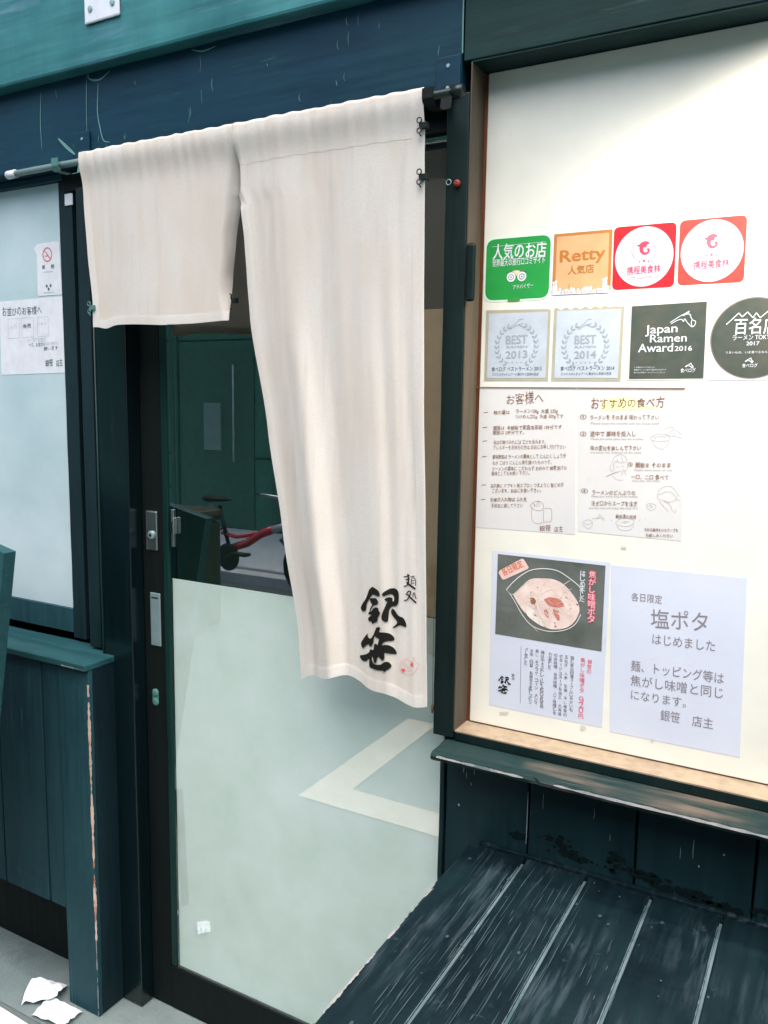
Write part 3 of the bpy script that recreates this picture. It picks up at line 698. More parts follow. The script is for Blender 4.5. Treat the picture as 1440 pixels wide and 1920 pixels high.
# black square award
g = thing('sticker', (-.26, 0, .043), 'dark grey-green square ramen award sticker with white hand and chopsticks', 'sticker', GRP)
sheet('backing', [(-.3205, .1615), (-.2015, .1640), (-.2000, .0420), (-.3195, .0405)], -.0010, pr('clear_pale_border', (.60, .60, .54)), g, .0006, .001)
mdk = board_mat('dark_foil', (.035, .055, .045), (.075, .075, .06), 1.5, .6, 30)
sheet('face', [(-.3180, .1590), (-.2040, .1615), (-.2020, .0440), (-.3165, .0430)], -.0016, mdk, g, .0005, .001)
a = Art(-.0022)
text(a, 'D', 'Japan', (258, 390), (566, 374), 88, .02); text(a, 'D', 'Ramen', (302, 474), (655, 464), 82, .02); text(a, 'D', 'Award', (188, 568), (522, 560), 86, .022); text(a, 'D', '2016', (540, 556), (706, 552), 50, .03)
def hand(bd, ox, oy, k, w):
    P_ = lambda pts: a.bl(bd, [(ox + u * k, oy + v * k) for u, v in pts], w)
    P_([(0, 110), (60, 70), (110, 40), (150, 20), (182, 0), (170, 22), (120, 45)]); P_([(8, 122), (70, 88), (112, 78)]); P_([(112, 78), (128, 100), (140, 74), (165, 110), (205, 150), (232, 140), (245, 100), (215, 84), (190, 40)]); P_([(208, 88), (202, 120), (214, 146)]); P_([(150, 30), (186, 28), (200, 44)])
hand('D', 498, 172, 1.0, .0011); hand('D', 642, 672, .32, .0009); text(a, 'D', '食べログ', (596, 762), (742, 758), 34, .02)
for i, (x1_, v) in enumerate(((352, 714), (458, 738), (448, 765))): text(a, 'D', ('この賞は口コミをもとに', '全国のラーメン店から選ばれたものです', '食べログ年間ラーメンアワード二〇一六')[i], (148, v + 6), (x1_, v + 4), 12, .01)
a.done('lettering', white, g)
# round black sticker on white square
g = thing('sticker', (-.139, 0, .043), 'large dark round sticker on a white square with a white mountain outline', 'sticker', GRP)
sheet('backing', [(-.1955, .1660), (-.078, .1680), (-.075, .0420), (-.1965, .0405)], -.0010, pr('lilac_white_sheet', (.56, .57, .66)), g, .0006, .001)
CX, CZ, RR = -.1345, .1045, .0610
plate('rim', circle((CX, CZ), RR, 64), -.0016, pr('pale_worn_rim', (.20, .17, .13)), g, .0005)
plate('face', circle((CX, CZ), RR * .97, 64), -.0022, mdk, g, .0005)
a = Art(-.0028)
MAP['D2'] = MAP['D']
a.bl('D', [(1038, 302), (1160, 190)], .0014); a.bl('D', [(1160, 190), (1192, 228)], .0014); a.bl('D', [(1192, 228), (1245, 180)], .0014); a.bl('D', [(1245, 180), (1296, 238)], .0014); a.bl('D', [(1296, 238), (1328, 188)], .0014); a.bl('D', [(1328, 188), (1366, 236)], .0014); a.bl('D', [(1366, 236), (1470, 150)], .0014); a.bl('D', [(1470, 150), (1560, 290)], .0014)
text(a, 'D', '百名店', (1112, 386), (1530, 374), 126, .02); text(a, 'D', 'ラーメン TOKYO', (1098, 452), (1500, 440), 46, .012); text(a, 'D', '2017', (1230, 502), (1355, 500), 40, .02)
text(a, 'D', 'うまいもの、いま食べるなら、ここ', (1032, 582), (1530, 574), 20, .01); hand('D', 1218, 622, .32, .0009); text(a, 'D', '食べログ', (1190, 714), (1338, 710), 32, .02)
a.done('lettering', white, g)

# handwritten sheets
brown = pr('brown_ink', (.22, .10, .045), .7, 0); pale = pr('grey_pencil', (.36, .33, .31), .7, 0)
paper1 = board_mat('laminated_paper', (.55, .545, .55), (.60, .595, .59), 1.45, .5, 8)
g = thing('notice_sheet', (-.49, 0, -.22), 'handwritten brown notice headed お客様へ with dash marked lines, left sheet', 'notice')
sheet('paper', [(-.5785, .0272), (-.4045, .0275), (-.3935, -.2215), (-.5785, -.2250)], -.0008, paper1, g, .0005)
a = Art(-.0014)
text(a, 'G', 'お客様へ', (480, 182), (955, 165), 118, .004, .25)
for v, u in ((298, 185), (490, 172), (664, 172), (864, 165), (1230, 160), (1415, 152)): a.bl('G', [(u, v + 4), (u + 28, v - 1), (u + 58, v - 4)], .0010)
for s, x0, x1, v in (('麺の量は', 315, 520, 318), ('ラーメン150g  大盛 225g', 600, 1140, 306), ('つけめん225g  大盛 300gです', 590, 1210, 374), ('鯛飯は  半鯛飯で家庭用茶碗 1杯分です', 310, 1190, 520), ('鯛飯は 2杯分です。', 305, 705, 580),
    ('当店の鯛つみれには エビを含みます。', 315, 985, 704), ('アレルギーをお持ちの方は お店にお申し付け下さい', 312, 1240, 772), ('香味野菜は ラーメンの薬味として にんにく しょうが', 300, 1245, 890), ('ねぎ ごぼう にんじん等を揚げたものです。', 300, 1060, 968),
    ('ラーメンの薬味に こだわらず お好みで 鯛茶漬けの', 295, 1252, 1045), ('薬味としてもお使い 下さい。', 288, 775, 1105), ('店内奥に ナプキン 紙エプロン つまようじ 髪どめが', 278, 1215, 1262), ('ございます。自由にお使い下さい。', 295, 925, 1328),
    ('お茶の入れ物は ふたを', 275, 740, 1442), ('手前左に廻して下さい', 285, 690, 1520), ('銀笹', 905, 1050, 1818), ('店主', 1095, 1205, 1830)):
    text(a, 'G', s, (x0, v), (x1, v - (x1 - x0) * .012), 44 if s not in ('銀笹', '店主') else 64, .012 if v > 1000 or v < 600 else .004, .22)
a.done('handwriting', brown, g)
a = Art(-.0014); W_ = .0005
for p in ([(805, 1510), (808, 1680), (880, 1728), (960, 1705), (1050, 1695), (1062, 1600), (1050, 1535), (965, 1530)], [(780, 1490), (830, 1545), (890, 1560), (945, 1545), (950, 1475), (900, 1440), (840, 1445), (785, 1490)], [(870, 1510), (875, 1450), (895, 1440), (900, 1510)], [(958, 1540), (955, 1700)], [(820, 1460), (850, 1505)], [(845, 1470), (838, 1510)]): a.bl('G', p, W_)
a.done('pot_sketch', brown, g)
g = thing('notice_sheet', (-.31, 0, -.21), 'handwritten how-to-eat sheet with pencil sketches and a yellow highlighted heading', 'notice')
sheet('paper', [(-.4000, .0275), (-.2262, .0295), (-.2190, -.2165), (-.3890, -.2155)], -.0008, paper1, g, .0005)
a = Art(-.0012); a.bp('E', [(370, 130), (420, 96), (740, 88), (780, 110), (790, 190), (1040, 205), (1010, 238), (760, 240), (560, 255), (380, 262), (350, 220)]); a.done('highlight', pr('pale_yellow_marker', (.80, .78, .42), .7, 0), g)
a = Art(-.0018)
text(a, 'E', 'おすすめの食べ方', (245, 222), (1100, 196), 100, .012, .25)
for s, bd, x0, x1, v, h in (('①', 'E', 112, 185, 345, 52), ('ラーメンを そのまま 味わって下さい', 'E', 232, 1035, 352, 44), ('②', 'E', 112, 185, 545, 52), ('途中で 薬味を投入し', 'E', 232, 765, 548, 50), ('味の変化を楽しんで下さい', 'E', 235, 825, 712, 44),
    ('③', 'E', 675, 728, 900, 46), ('鯛飯を そのまま', 'E', 762, 1175, 912, 46), ('一口、二口 食べて', 'F', 712, 1148, 110, 46), ('④', 'F', 122, 200, 270, 52), ('ラーメンのどんぶりの', 'F', 255, 760, 292, 44), ('注ぎ口からスープを注ぎ', 'F', 245, 785, 420, 44),
    ('鯛茶漬の完成', 'F', 530, 770, 570, 36), ('お好み薬味をのせスープを', 'F', 868, 1262, 724, 32), ('お楽しみください', 'F', 885, 1200, 788, 32)):
    text(a, bd, s, (x0, v), (x1, v - 2 if bd == 'E' else v + 8), h, .014, .2)
a.done('handwriting', brown, g)
a = Art(-.0016)
for s, bd, x0, x1, v in (('Please taste the noodle and the soup itself', 'E', 240, 1040, 408), ('Please put some spice into the noodles', 'E', 240, 855, 590), ('and enjoy the variation of the taste', 'E', 232, 830, 748), ('Please taste some of rice', 'E', 748, 1190, 955), ('One bite, two bites', 'F', 722, 1050, 142),
    ('Please pour some soup of the noodles', 'F', 248, 790, 325), ('into the rice, and enjoy the soup of it', 'F', 218, 790, 462)): text(a, bd, s, (x0, v), (x1, v + 3), 24, .0, .1)
for bd, p in [('E', q) for q in ([(935, 565), (1040, 520), (1150, 545), (1160, 590), (1060, 612), (960, 595), (935, 565)], [(955, 595), (985, 660), (1060, 700), (1130, 665), (1158, 600)], [(975, 570), (1050, 548), (1130, 560)], [(1110, 470), (1160, 442), (1220, 460), (1320, 545)], [(1120, 520), (1170, 545), (1230, 550), (1310, 575)], [(1150, 520), (1180, 488), (1215, 480)], [(1225, 500), (1215, 545)],
      [(500, 960), (465, 930), (490, 850), (520, 790), (580, 765), (640, 785), (665, 850), (670, 920), (640, 960)], [(515, 950), (505, 890), (530, 845), (590, 860), (650, 850)], [(545, 820), (560, 855)], [(600, 790), (615, 850)], [(540, 905), (570, 912)], [(600, 905), (630, 900)], [(420, 1020), (520, 975), (600, 960)], [(600, 1010), (625, 940), (650, 1000)])] + \
   [('F', q) for q in ([(425, 85), (520, 40), (560, 30)], [(500, 75), (530, 115), (610, 128)], [(1020, 350), (1030, 260), (1100, 205), (1180, 205), (1240, 260), (1255, 300), (1285, 315)], [(1035, 300), (1110, 265), (1180, 270), (1225, 310), (1240, 350), (1160, 385), (1110, 370), (1030, 350)], [(1040, 370), (1090, 430), (1150, 495)], [(1100, 375), (1160, 410), (1200, 490), (1230, 500), (1240, 470)], [(1240, 345), (1290, 375)],
      [(895, 410), (940, 400), (1000, 420), (990, 460), (940, 480), (900, 450), (895, 410)], [(915, 430), (945, 420), (960, 440), (930, 445)], [(140, 620), (200, 590), (260, 620), (240, 680), (190, 690), (140, 640)], [(150, 625), (200, 650), (255, 625)], [(250, 580), (330, 560), (340, 530), (400, 585)], [(310, 580), (360, 565), (390, 600)],
      [(530, 625), (580, 580), (650, 572), (730, 590), (745, 620), (700, 662), (620, 668), (550, 650), (530, 625)], [(540, 650), (570, 700), (640, 718), (710, 700), (740, 640)], [(600, 625), (650, 610), (690, 622)], [(630, 632), (660, 618)], [(490, 600), (470, 590)], [(800, 600), (820, 590)])]: a.bl(bd, p, .0005)
a.done('pencil_sketches', pale, g)
# ramen poster
g = thing('menu_poster', (-.44, 0, -.557), 'white poster with a photo of a ramen bowl and red vertical lettering', 'poster')
paper2 = board_mat('white_poster_paper', (.50, .54, .64), (.56, .59, .68), 1.45, .6, 8)
sheet('paper', [(-.5440, -.2640), (-.3310, -.2640), (-.3310, -.5560), (-.5405, -.5560)], -.0008, paper2, g, .0005)
sheet('photo', [(-.5335, -.2700), (-.3390, -.2700), (-.3385, -.4205), (-.5335, -.4190)], -.0014, board_mat('dark_photo_ground', (.055, .065, .055), (.12, .13, .115), 1.5, 1.0, 14), g, .0004)
a = Art(-.0020); a.bp('H', smooth([(330, 450), (400, 390), (500, 300), (620, 290), (740, 300), (850, 360), (950, 480), (990, 560), (990, 640), (930, 740), (840, 790), (700, 795), (560, 720), (440, 620), (370, 520), (330, 450)])); a.done('soup', board_mat('pink_soup_print', (.55, .40, .36), (.74, .60, .54), 1.5, .8, 40), g)
a = Art(-.0026)
for p in ([(640, 500), (700, 478), (800, 500), (840, 560), (780, 580), (690, 560)], [(640, 600), (680, 620), (690, 680), (655, 660)], [(730, 590), (775, 620), (800, 690), (780, 710), (745, 650)]): a.bp('H', smooth(p + [p[0]]))
a.done('pork', pr('rosy_pork_print', (.50, .17, .13)), g)
a = Art(-.0027)
for p in ([(500, 480), (550, 490), (560, 530), (520, 545)], [(550, 650), (600, 690), (600, 720), (560, 690)], [(740, 725), (760, 730), (752, 742)], [(745, 760), (765, 765), (755, 778)], [(965, 540), (985, 545), (975, 565)]): a.bp('H', smooth(p + [p[0]]))
rq = random.Random(4)
for i in range(70):
    an, rr = rq.uniform(0, 6.28), rq.uniform(.2, .95); a.disc(MAP['H'](660 + 290 * rr * math.cos(an), 545 + 215 * rr * math.sin(an) * (1 - .25 * abs(math.cos(an)))), rq.uniform(.0003, .0011), 7)
a.done('toppings', pr('brown_topping_print', (.27, .11, .055)), g)
a = Art(-.0028)
a.bp('H', smooth([(470, 560), (540, 610), (530, 660), (590, 680), (640, 770), (560, 730), (470, 650), (470, 560)]))
a.bl('H', [(620, 500), (580, 560), (600, 640), (650, 720)], .0020, True); a.bl('H', [(820, 380), (880, 430), (900, 480)], .0016, True); a.bl('H', [(700, 400), (620, 440), (590, 500)], .0014, True)
for i in range(34):
    u, v, L_ = rq.uniform(430, 900), rq.uniform(360, 720), rq.uniform(40, 150); b_ = rq.uniform(-.5, .5)
    a.bl('H', [(u, v), (u + L_ * .5, v + L_ * b_ + rq.uniform(-20, 20)), (u + L_ * .8, v + L_ * b_ * 1.8)], rq.uniform(.0004, .0010), True)
a.done('noodles', pr('pale_noodle_print', (.74, .68, .62)), g)
a = Art(-.0029)
a.bl('H', [(265, 405), (330, 330), (420, 255), (520, 205), (650, 192), (780, 215), (900, 290), (1000, 375), (1030, 440)], .0016); a.bl('H', [(300, 440), (350, 520), (430, 660), (520, 760), (640, 810), (760, 820), (880, 795), (960, 740), (1010, 650)], .0014); a.bl('H', [(265, 405), (330, 450), (420, 370), (500, 310)], .0007)
a.done('bowl_rim', pr('pale_bowl_print', (.62, .62, .60)), g)
a = Art(-.0024); a.bp('H', [(188, 235), (200, 210), (420, 92), (440, 98), (490, 180), (480, 195), (250, 300), (225, 300)]); a.done('paper_tag', pr('pink_tag_print', (.74, .52, .48)), g)
a = Art(-.0030); text(a, 'H', '各日限定', (240, 262), (440, 165), 60, .02); a.done('tag_lettering', pr('orange_letter', (.66, .14, .02)), g)
a = Art(-.0030); vtext(a, 'H', '焦がし味噌ポタ', (1128, 215), (1112, 740), 76, .10); a.done('lettering_outline', pr('rose_red_glow', (.66, .09, .15)), g)
a = Art(-.0036); vtext(a, 'H', '焦がし味噌ポタ', (1128, 215), (1112, 740), 68, .0); a.done('lettering', pr('pink_letter', (.80, .50, .53)), g)
a = Art(-.0031); vtext(a, 'H', 'はじめました', (1032, 215), (1020, 530), 50, .03); a.done('lettering', white, g)
a = Art(-.0016); vtext(a, 'H', '銀笹の', (1104, 1100), (1090, 1245), 44, .02); vtext(a, 'H', '焦がし味噌ポタ　９２０円', (1032, 1080), (1010, 1695), 46, .02); a.done('red_lettering', pr('red_letter', (.66, .12, .16)), g)
a = Art(-.0016)
for u, v0, v1, s in ((925, 1065, 1660, '鶏と豚の白湯スープにじゃがいも、'), (866, 1055, 1675, '玉ねぎ、人参、生姜、干し椎茸の'), (812, 1050, 1665, 'ポタージュスープを加え、北海道'), (760, 1040, 1655, 'の赤味噌、信州味噌、八丁味噌と合'), (708, 1030, 1240, 'わせました。'), (630, 1010, 1590, '麺は中太ストレート１６０ｇ使用'), (574, 1000, 1590, '蒸し、キクラゲ、コーン、メンマ、'), (520, 995, 1550, '水菜、白髪、糸唐辛子をトッピン'), (470, 985, 1195, 'グしました。')):
    vtext(a, 'H', s, (u, v0), (u - 14, v1), 34, .008)
a.bl('H', [(412, 965), (404, 1540)], .0006)
a.done('body_lettering', pr('soft_black_letter', (.12, .10, .11)), g)

# brush calligraphy, reused for the small logo
KP = [
 [(355, 340), (400, 362), (455, 400), (482, 450), (478, 492), (430, 487), (370, 465), (335, 490), (303, 540), (275, 590), (252, 650), (242, 725), (200, 745), (160, 725), (150, 682), (190, 610), (235, 550), (270, 470), (300, 390)],
 [(305, 535), (370, 523), (420, 530), (453, 575), (447, 618), (400, 640), (370, 652), (345, 690), (322, 738), (345, 735), (372, 695), (420, 675), (455, 690), (465, 730), (490, 765), (467, 810), (448, 850), (440, 900), (400, 922), (355, 943), (333, 905), (300, 910), (280, 865), (300, 835), (345, 802), (290, 793), (288, 765), (308, 750), (310, 715), (335, 665), (352, 630), (325, 590)],
 [(520, 470), (535, 438), (590, 400), (640, 374), (700, 370), (750, 393), (775, 450), (777, 560), (760, 630), (715, 662), (672, 665), (645, 690), (627, 740), (622, 800), (617, 860), (607, 910), (560, 905), (520, 872), (512, 820), (530, 760), (560, 690), (585, 620), (600, 588), (568, 562), (565, 535), (620, 513), (672, 530), (672, 568), (690, 590), (703, 545), (690, 495), (655, 465), (600, 475), (545, 495)],
 [(682, 700), (715, 735), (742, 780), (790, 828), (840, 850), (875, 900), (894, 950), (892, 1007), (850, 995), (800, 972), (760, 985), (720, 1008), (672, 1012), (720, 975), (752, 930), (738, 895), (700, 850), (667, 800), (655, 750), (662, 715)],
 [(425, 1003), (470, 995), (492, 1022), (475, 1050), (480, 1080), (550, 1082), (620, 1098), (675, 1135), (708, 1190), (690, 1225), (610, 1225), (545, 1245), (522, 1290), (580, 1285), (640, 1300), (700, 1345), (735, 1400), (745, 1440), (690, 1440), (620, 1425), (560, 1415), (562, 1490), (535, 1540), (490, 1520), (468, 1482), (440, 1500), (425, 1560), (405, 1590), (380, 1570), (365, 1500), (350, 1475), (344, 1530), (370, 1585), (420, 1612), (500, 1607), (540, 1578), (600, 1560), (650, 1590), (668, 1640), (640, 1675), (590, 1702), (540, 1745), (548, 1712), (500, 1705), (430, 1700), (370, 1680), (310, 1655), (298, 1600), (300, 1530), (280, 1530), (240, 1560), (180, 1560), (135, 1520), (128, 1475), (180, 1465), (260, 1440), (305, 1400), (318, 1362), (365, 1375), (375, 1350), (385, 1290), (410, 1265), (445, 1290), (455, 1250), (470, 1195), (430, 1170), (395, 1150), (378, 1190), (370, 1250), (335, 1315), (305, 1310), (285, 1280), (230, 1310), (185, 1350), (155, 1320), (148, 1265), (190, 1200), (240, 1140), (270, 1107), (277, 1160), (320, 1190), (370, 1130), (400, 1060)],
]
KS = [([(855, 188), (905, 175), (955, 160)], 16), ([(922, 135), (932, 200), (930, 290)], 22), ([(885, 235), (950, 215)], 14), ([(935, 285), (900, 330), (858, 340)], 16), ([(900, 275), (965, 325), (1045, 385)], 26), ([(968, 190), (1028, 172)], 12), ([(985, 210), (975, 330)], 10), ([(1000, 195), (1045, 230), (1045, 330)], 10), ([(985, 250), (1030, 245)], 8), ([(985, 290), (1030, 290)], 8),
      ([(890, 480), (930, 422), (970, 430), (945, 500), (910, 560), (862, 570)], 16), ([(915, 470), (985, 540), (1055, 610)], 24), ([(1012, 440), (1005, 520)], 12), ([(1030, 440), (1040, 500), (1055, 545)], 14)]
a = Art(-.0020)
def logo_map(u, v): return (180 + (u - 130) * .17 - 0, 1262 + (v - 340) * .128 + (u - 130) * .012)
for p in KP: a.bp('H', [logo_map(*q) for q in p])
for p, w in KS: a.bl('H', [(330 + (u - 950) * .15, 1270 + (v - 340) * .14) for u, v in p], .0005)
a.done('brush_logo', M['ink'], g)
# right paper
g = thing('menu_poster', (-.22, 0, -.56), 'plain pale blue sheet of grey print, lowest right on the display board', 'poster')
sheet('paper', [(-.3290, -.2680), (-.1180, -.2655), (-.1090, -.5590), (-.3170, -.5600)], -.0008, paper2, g, .0005)
a = Art(-.0016)
for s, x0, x1, v0, v1, h, b_ in (('各日限定', 757, 910, 306, 322, 34, .0), ('塩ポタ', 855, 1140, 438, 458, 78, .0), ('はじめました', 862, 1175, 522, 560, 44, -.004), ('麺、トッピング等は', 755, 1218, 655, 722, 44, -.004), ('焦がし味噌と同じ', 752, 1215, 728, 795, 44, -.002), ('になります。', 755, 1030, 798, 840, 40, -.004), ('銀笹', 902, 1000, 902, 918, 44, .0), ('店主', 1060, 1165, 930, 948, 44, .0)):
    text(a, 'I', s, (x0, v0), (x1, v1), h, b_)
a.done('lettering', pr('grey_brown_letter', (.22, .19, .21)), g)
a = Art(-.0006); rt = random.Random(9)
for u, v, w_, h_ in ((120, 872, 60, 22), (515, 945, 36, 30), (862, 1008, 26, 22), (720, 45, 30, 16)):
    a.bp('I', [(u + w_ * .5 * math.cos(k * .628) * rt.uniform(.6, 1.1), v + h_ * .5 * math.sin(k * .628) * rt.uniform(.6, 1.1)) for k in range(10)])
o = a.done('tape_residue', plain('greyish_tape_residue', (.54, .53, .45), .7), dw); o['kind'] = 'stuff'
# left window notices
g = thing('notice_sheet', (-1.70, 0, .242), 'small white no-smoking notice with red symbol, peeling at its corner', 'sign')
plate('paper', [(-1.742, .3600), (-1.738, .3640), (-1.664, .3650), (-1.660, .361), (-1.656, .244), (-1.659, .2415), (-1.738, .2420), (-1.7415, .246), (-1.7400, .340), (-1.7500, .3545)], -.0022, white, g, .0012)
a = Art(-.0030); c = MAP['J'](572, 368); a.ring(c, .0155, .0030); a.line([(c[0] - .011, c[1] + .011), (c[0] + .011, c[1] - .011)], .0028); a.line([(c[0] - .010, c[1] - .003), (c[0] + .004, c[1] - .003)], .0020); a.done('prohibition_symbol', pr('dull_red_print', (.55, .13, .17)), g)
a = Art(-.0030); text(a, 'J', '禁', (510, 540), (545, 536), 40, .03); text(a, 'J', '煙', (615, 532), (655, 528), 40, .03); text(a, 'J', 'NO SMOKING', (525, 585), (640, 578), 12, 0)
for u, v in ((565, 745), (612, 740), (588, 780)): a.disc(MAP['J'](u, v), .0040, 5)
text(a, 'J', '東京都中央区', (530, 832), (650, 826), 10, 0); a.done('lettering', pr('green_black_letter', (.06, .13, .12)), g)
g = thing('notice_sheet', (-1.77, 0, .055), 'white handwritten notice with three small boxes on the left window', 'notice')
sheet('paper', [(-1.8870, .2350), (-1.6515, .2375), (-1.6515, .0580), (-1.8910, .0530)], -.0016, white, g, .0008)
a = Art(-.0024); text(a, 'J', 'お並びのお客様へ', (35, 1100), (505, 1070), 84, .02, .25); text(a, 'J', '銀笹', (550, 1705), (640, 1700), 70, .03, .2); text(a, 'J', '店主', (680, 1705), (755, 1698), 70, .03, .2)
text(a, 'J', '券売', (280, 1250), (375, 1240), 44, .02, .2); text(a, 'J', 'です。お並びの', (350, 1475), (545, 1460), 40, .01, .2); text(a, 'J', '願います', (530, 1515), (700, 1505), 40, .015, .2)
a.done('handwriting', pr('dark_grey_ink', (.10, .15, .16)), g)
a = Art(-.0022)
for x0, x1 in ((100, 235), (262, 405), (452, 582)):
    t0 = 1140 - (x0 - 100) * .06
    for p in ([(x0, t0), (x1, t0 - 8)], [(x0, t0), (x0 + 4, t0 + 235)], [(x1, t0 - 8), (x1 + 4, t0 + 225)], [(x0 + 4, t0 + 235), (x1 + 4, t0 + 225)]): a.bl('J', p, .0007)
text(a, 'J', '入口', (120, 1255), (200, 1250), 36, 0, .2); text(a, 'J', 'こちら', (455, 1215), (560, 1208), 26, 0, .2); text(a, 'J', 'の一列でお並び', (335, 1420), (550, 1405), 44, 0, .2); text(a, 'J', 'のほどお待ち下さい', (555, 1455), (715, 1445), 34, 0, .2)
a.done('faint_handwriting', pr('faint_grey_ink', (.42, .46, .50)), g)

# printed layers lie only fractions of a millimetre above their sheets
for o in list(COL.objects):
    if o.parent and o.parent.get('category') in ('sticker', 'notice', 'poster', 'sign'):
        for v in o.data.vertices: v.co.y *= .4
# ------------------------------------------------------------------ noren curtain
YR = -.120; ZR = .488
def lerp_tab(tab, z):
    if z >= tab[0][0]: return tab[0][1]
    for (za, xa), (zb, xb) in zip(tab, tab[1:]):
        if z >= zb:
            t = (za - z) / (za - zb); t = t * t * (3 - 2 * t) * .35 + t * .65; return xa + (xb - xa) * t
    return tab[-1][1]
RL = [(.505, -1.031), (.47, -1.030), (.42, -1.034), (.385, -1.034), (.360, -1.0205), (.296, -1.012), (.228, -1.007), (.15, -1.001), (-.05, -.963), (-.252, -.930), (-.446, -.895), (-.54, -.888)]
RRt = [(.505, -.637), (.40, -.638), (.36, -.6365), (.20, -.6345), (0, -.630), (-.2, -.622), (-.4, -.616), (-.54, -.611)]
LL = [(.505, -1.436), (.40, -1.436), (.30, -1.430), (.20, -1.420), (.145, -1.421)]
LR = [(.505, -1.0315), (.47, -1.0305), (.42, -1.0345), (.385, -1.038), (.374, -1.042), (.304, -1.056), (.234, -1.066), (.151, -1.060)]
CR = [(.505, -1.038), (.43, -1.050), (.36, -1.060), (.30, -1.068), (.20, -1.076), (.145, -1.068)]     # crease where the short flap turns back
def sstep(a, b, t): t = min(1, max(0, (t - a) / (b - a))); return t * t * (3 - 2 * t)
def cloth_y(x, z):
    zz = ZR - z
    drop = min(1, max(0, zz / .9))
    y = YR - .002
    # tunnel over the rod
    y -= .0098 * math.exp(-((z - ZR) / .034) ** 2)
    # small gathers in the head hem
    y += .0014 * math.exp(-(zz / .05) ** 2) * (noise.noise(Vector((x * 75, z * 8, 1))) + .6 * math.sin(x * 210 + 3 * noise.noise(Vector((x * 14, 0, 0)))))
    back = .028 * sstep(.015, .09, zz) * (.2 + .8 * sstep(.14, .24, z))
    if x > lerp_tab(RL, z) - .0005:
        l, r = lerp_tab(RL, z), lerp_tab(RRt, z); s = (x - l) / max(.05, r - l)
        calm = 1 - .80 * sstep(.30, .62, s)
        y += (.002 + .011 * drop) * calm * math.sin(s * 14.0 + .9 + 1.2 * noise.noise(Vector((s * 2, z * 1.1, 4))))
        y += (.002 + .007 * drop) * calm * noise.noise(Vector((s * 9, z * 1.4, 2)))
        y += .0015 * noise.noise(Vector((s * 16, z * 2.5, 8)))
        y += back * max(0, 1 - s / .035) * sstep(.35, .42, z)
    else:
        y += .004 * math.sin((x + 1.43) * 22) * drop * 3 + .003 * noise.noise(Vector((x * 8, z * 2, 6)))
        c, r = lerp_tab(CR, z), lerp_tab(LR, z)
        y += back * max(0, (x - c) / max(.004, r - c)) ** 1.2
    return y
def zbot_r(s):
    return -.530 + .022 * math.sin(s * 5.2 - .4) * (1 - s * .5) + .004 * math.sin(s * 19) + .006 * s
def zbot_l(s): return .1485 + .0055 * math.exp(-((s - .1) / .05) ** 2) * -1 + .003 * math.sin(s * 7) + (.001 if s > .6 else 0)
def flap(lt, rt, zb, ns, nt_, s0=0, s1=1, t0=0, t1=1, off=0, thick=.0009):
    bm = bmesh.new(); G = []
    for j in range(nt_ + 1):
        row = []
        for i in range(ns + 1):
            s = s0 + (s1 - s0) * i / ns; t = t0 + (t1 - t0) * j / nt_
            ztop = .5035 + .0008 * math.sin(s * 60); zb_ = zb(s); z = ztop + (zb_ - ztop) * t
            x = lerp_tab(lt, z) + (lerp_tab(rt, z) - lerp_tab(lt, z)) * s
            row.append(bm.verts.new((x, cloth_y(x, z) + off, z)))
        G.append(row)
    for A, B_ in zip(G, G[1:]):
        for i in range(ns): bm.faces.new((A[i], B_[i], B_[i + 1], A[i + 1]))
    for f in bm.faces: f.smooth = True
    if thick:
        r = bmesh.ops.extrude_face_region(bm, geom=bm.faces[:]); 
        for v in [e for e in r['geom'] if isinstance(e, bmesh.types.BMVert)]: v.co.y += thick
        bmesh.ops.recalc_face_normals(bm, faces=bm.faces)
    return bm
nr = thing('noren_curtain', (-1.035, YR, .5), 'off-white linen noren with a short left flap and long right flap with brush lettering', 'door curtain')
fl = mesh_obj('short_flap', flap(LL, LR, zbot_l, 90, 80), M['cloth'], nr)
fr_ = mesh_obj('long_flap', flap(RL, RRt, zbot_r, 110, 200), M['cloth'], nr)
mesh_obj('hem', flap(RL, RRt, zbot_r, 6, 200, .945, 1, .07, 1, -.0004, 0), M['hem'], fr_)
mesh_obj('hem', flap(RL, RRt, zbot_r, 6, 200, 0, .05, .14, 1, -.0007, 0), M['hem'], fr_)
mesh_obj('hem', flap(RL, RRt, zbot_r, 110, 6, 0, 1, .978, 1, -.0011, 0), M['hem'], fr_)
mesh_obj('head_hem', flap(RL, RRt, zbot_r, 110, 12, 0, 1, 0.012, .070, -.0003, 0), M['hem'], fr_)
mesh_obj('hem', flap(LL, LR, zbot_l, 90, 6, 0, 1, .95, 1, -.0007, 0), M['hem'], fl)
mesh_obj('hem', flap(LL, LR, zbot_l, 6, 80, 0, .05, .0, .95, -.0007, 0), M['hem'], fl)
def densify(pts, n=6):
    out = []
    for p, q in zip(pts, pts[1:] + pts[:1]):
        for k in range(n): out.append((p[0] + (q[0] - p[0]) * k / n, p[1] + (q[1] - p[1]) * k / n))
    return out
KN = .982
def kmap(u, v): return (u, v)
a = Art(lambda x, z: cloth_y(x, z) - .0016)
from mathutils import kdtree
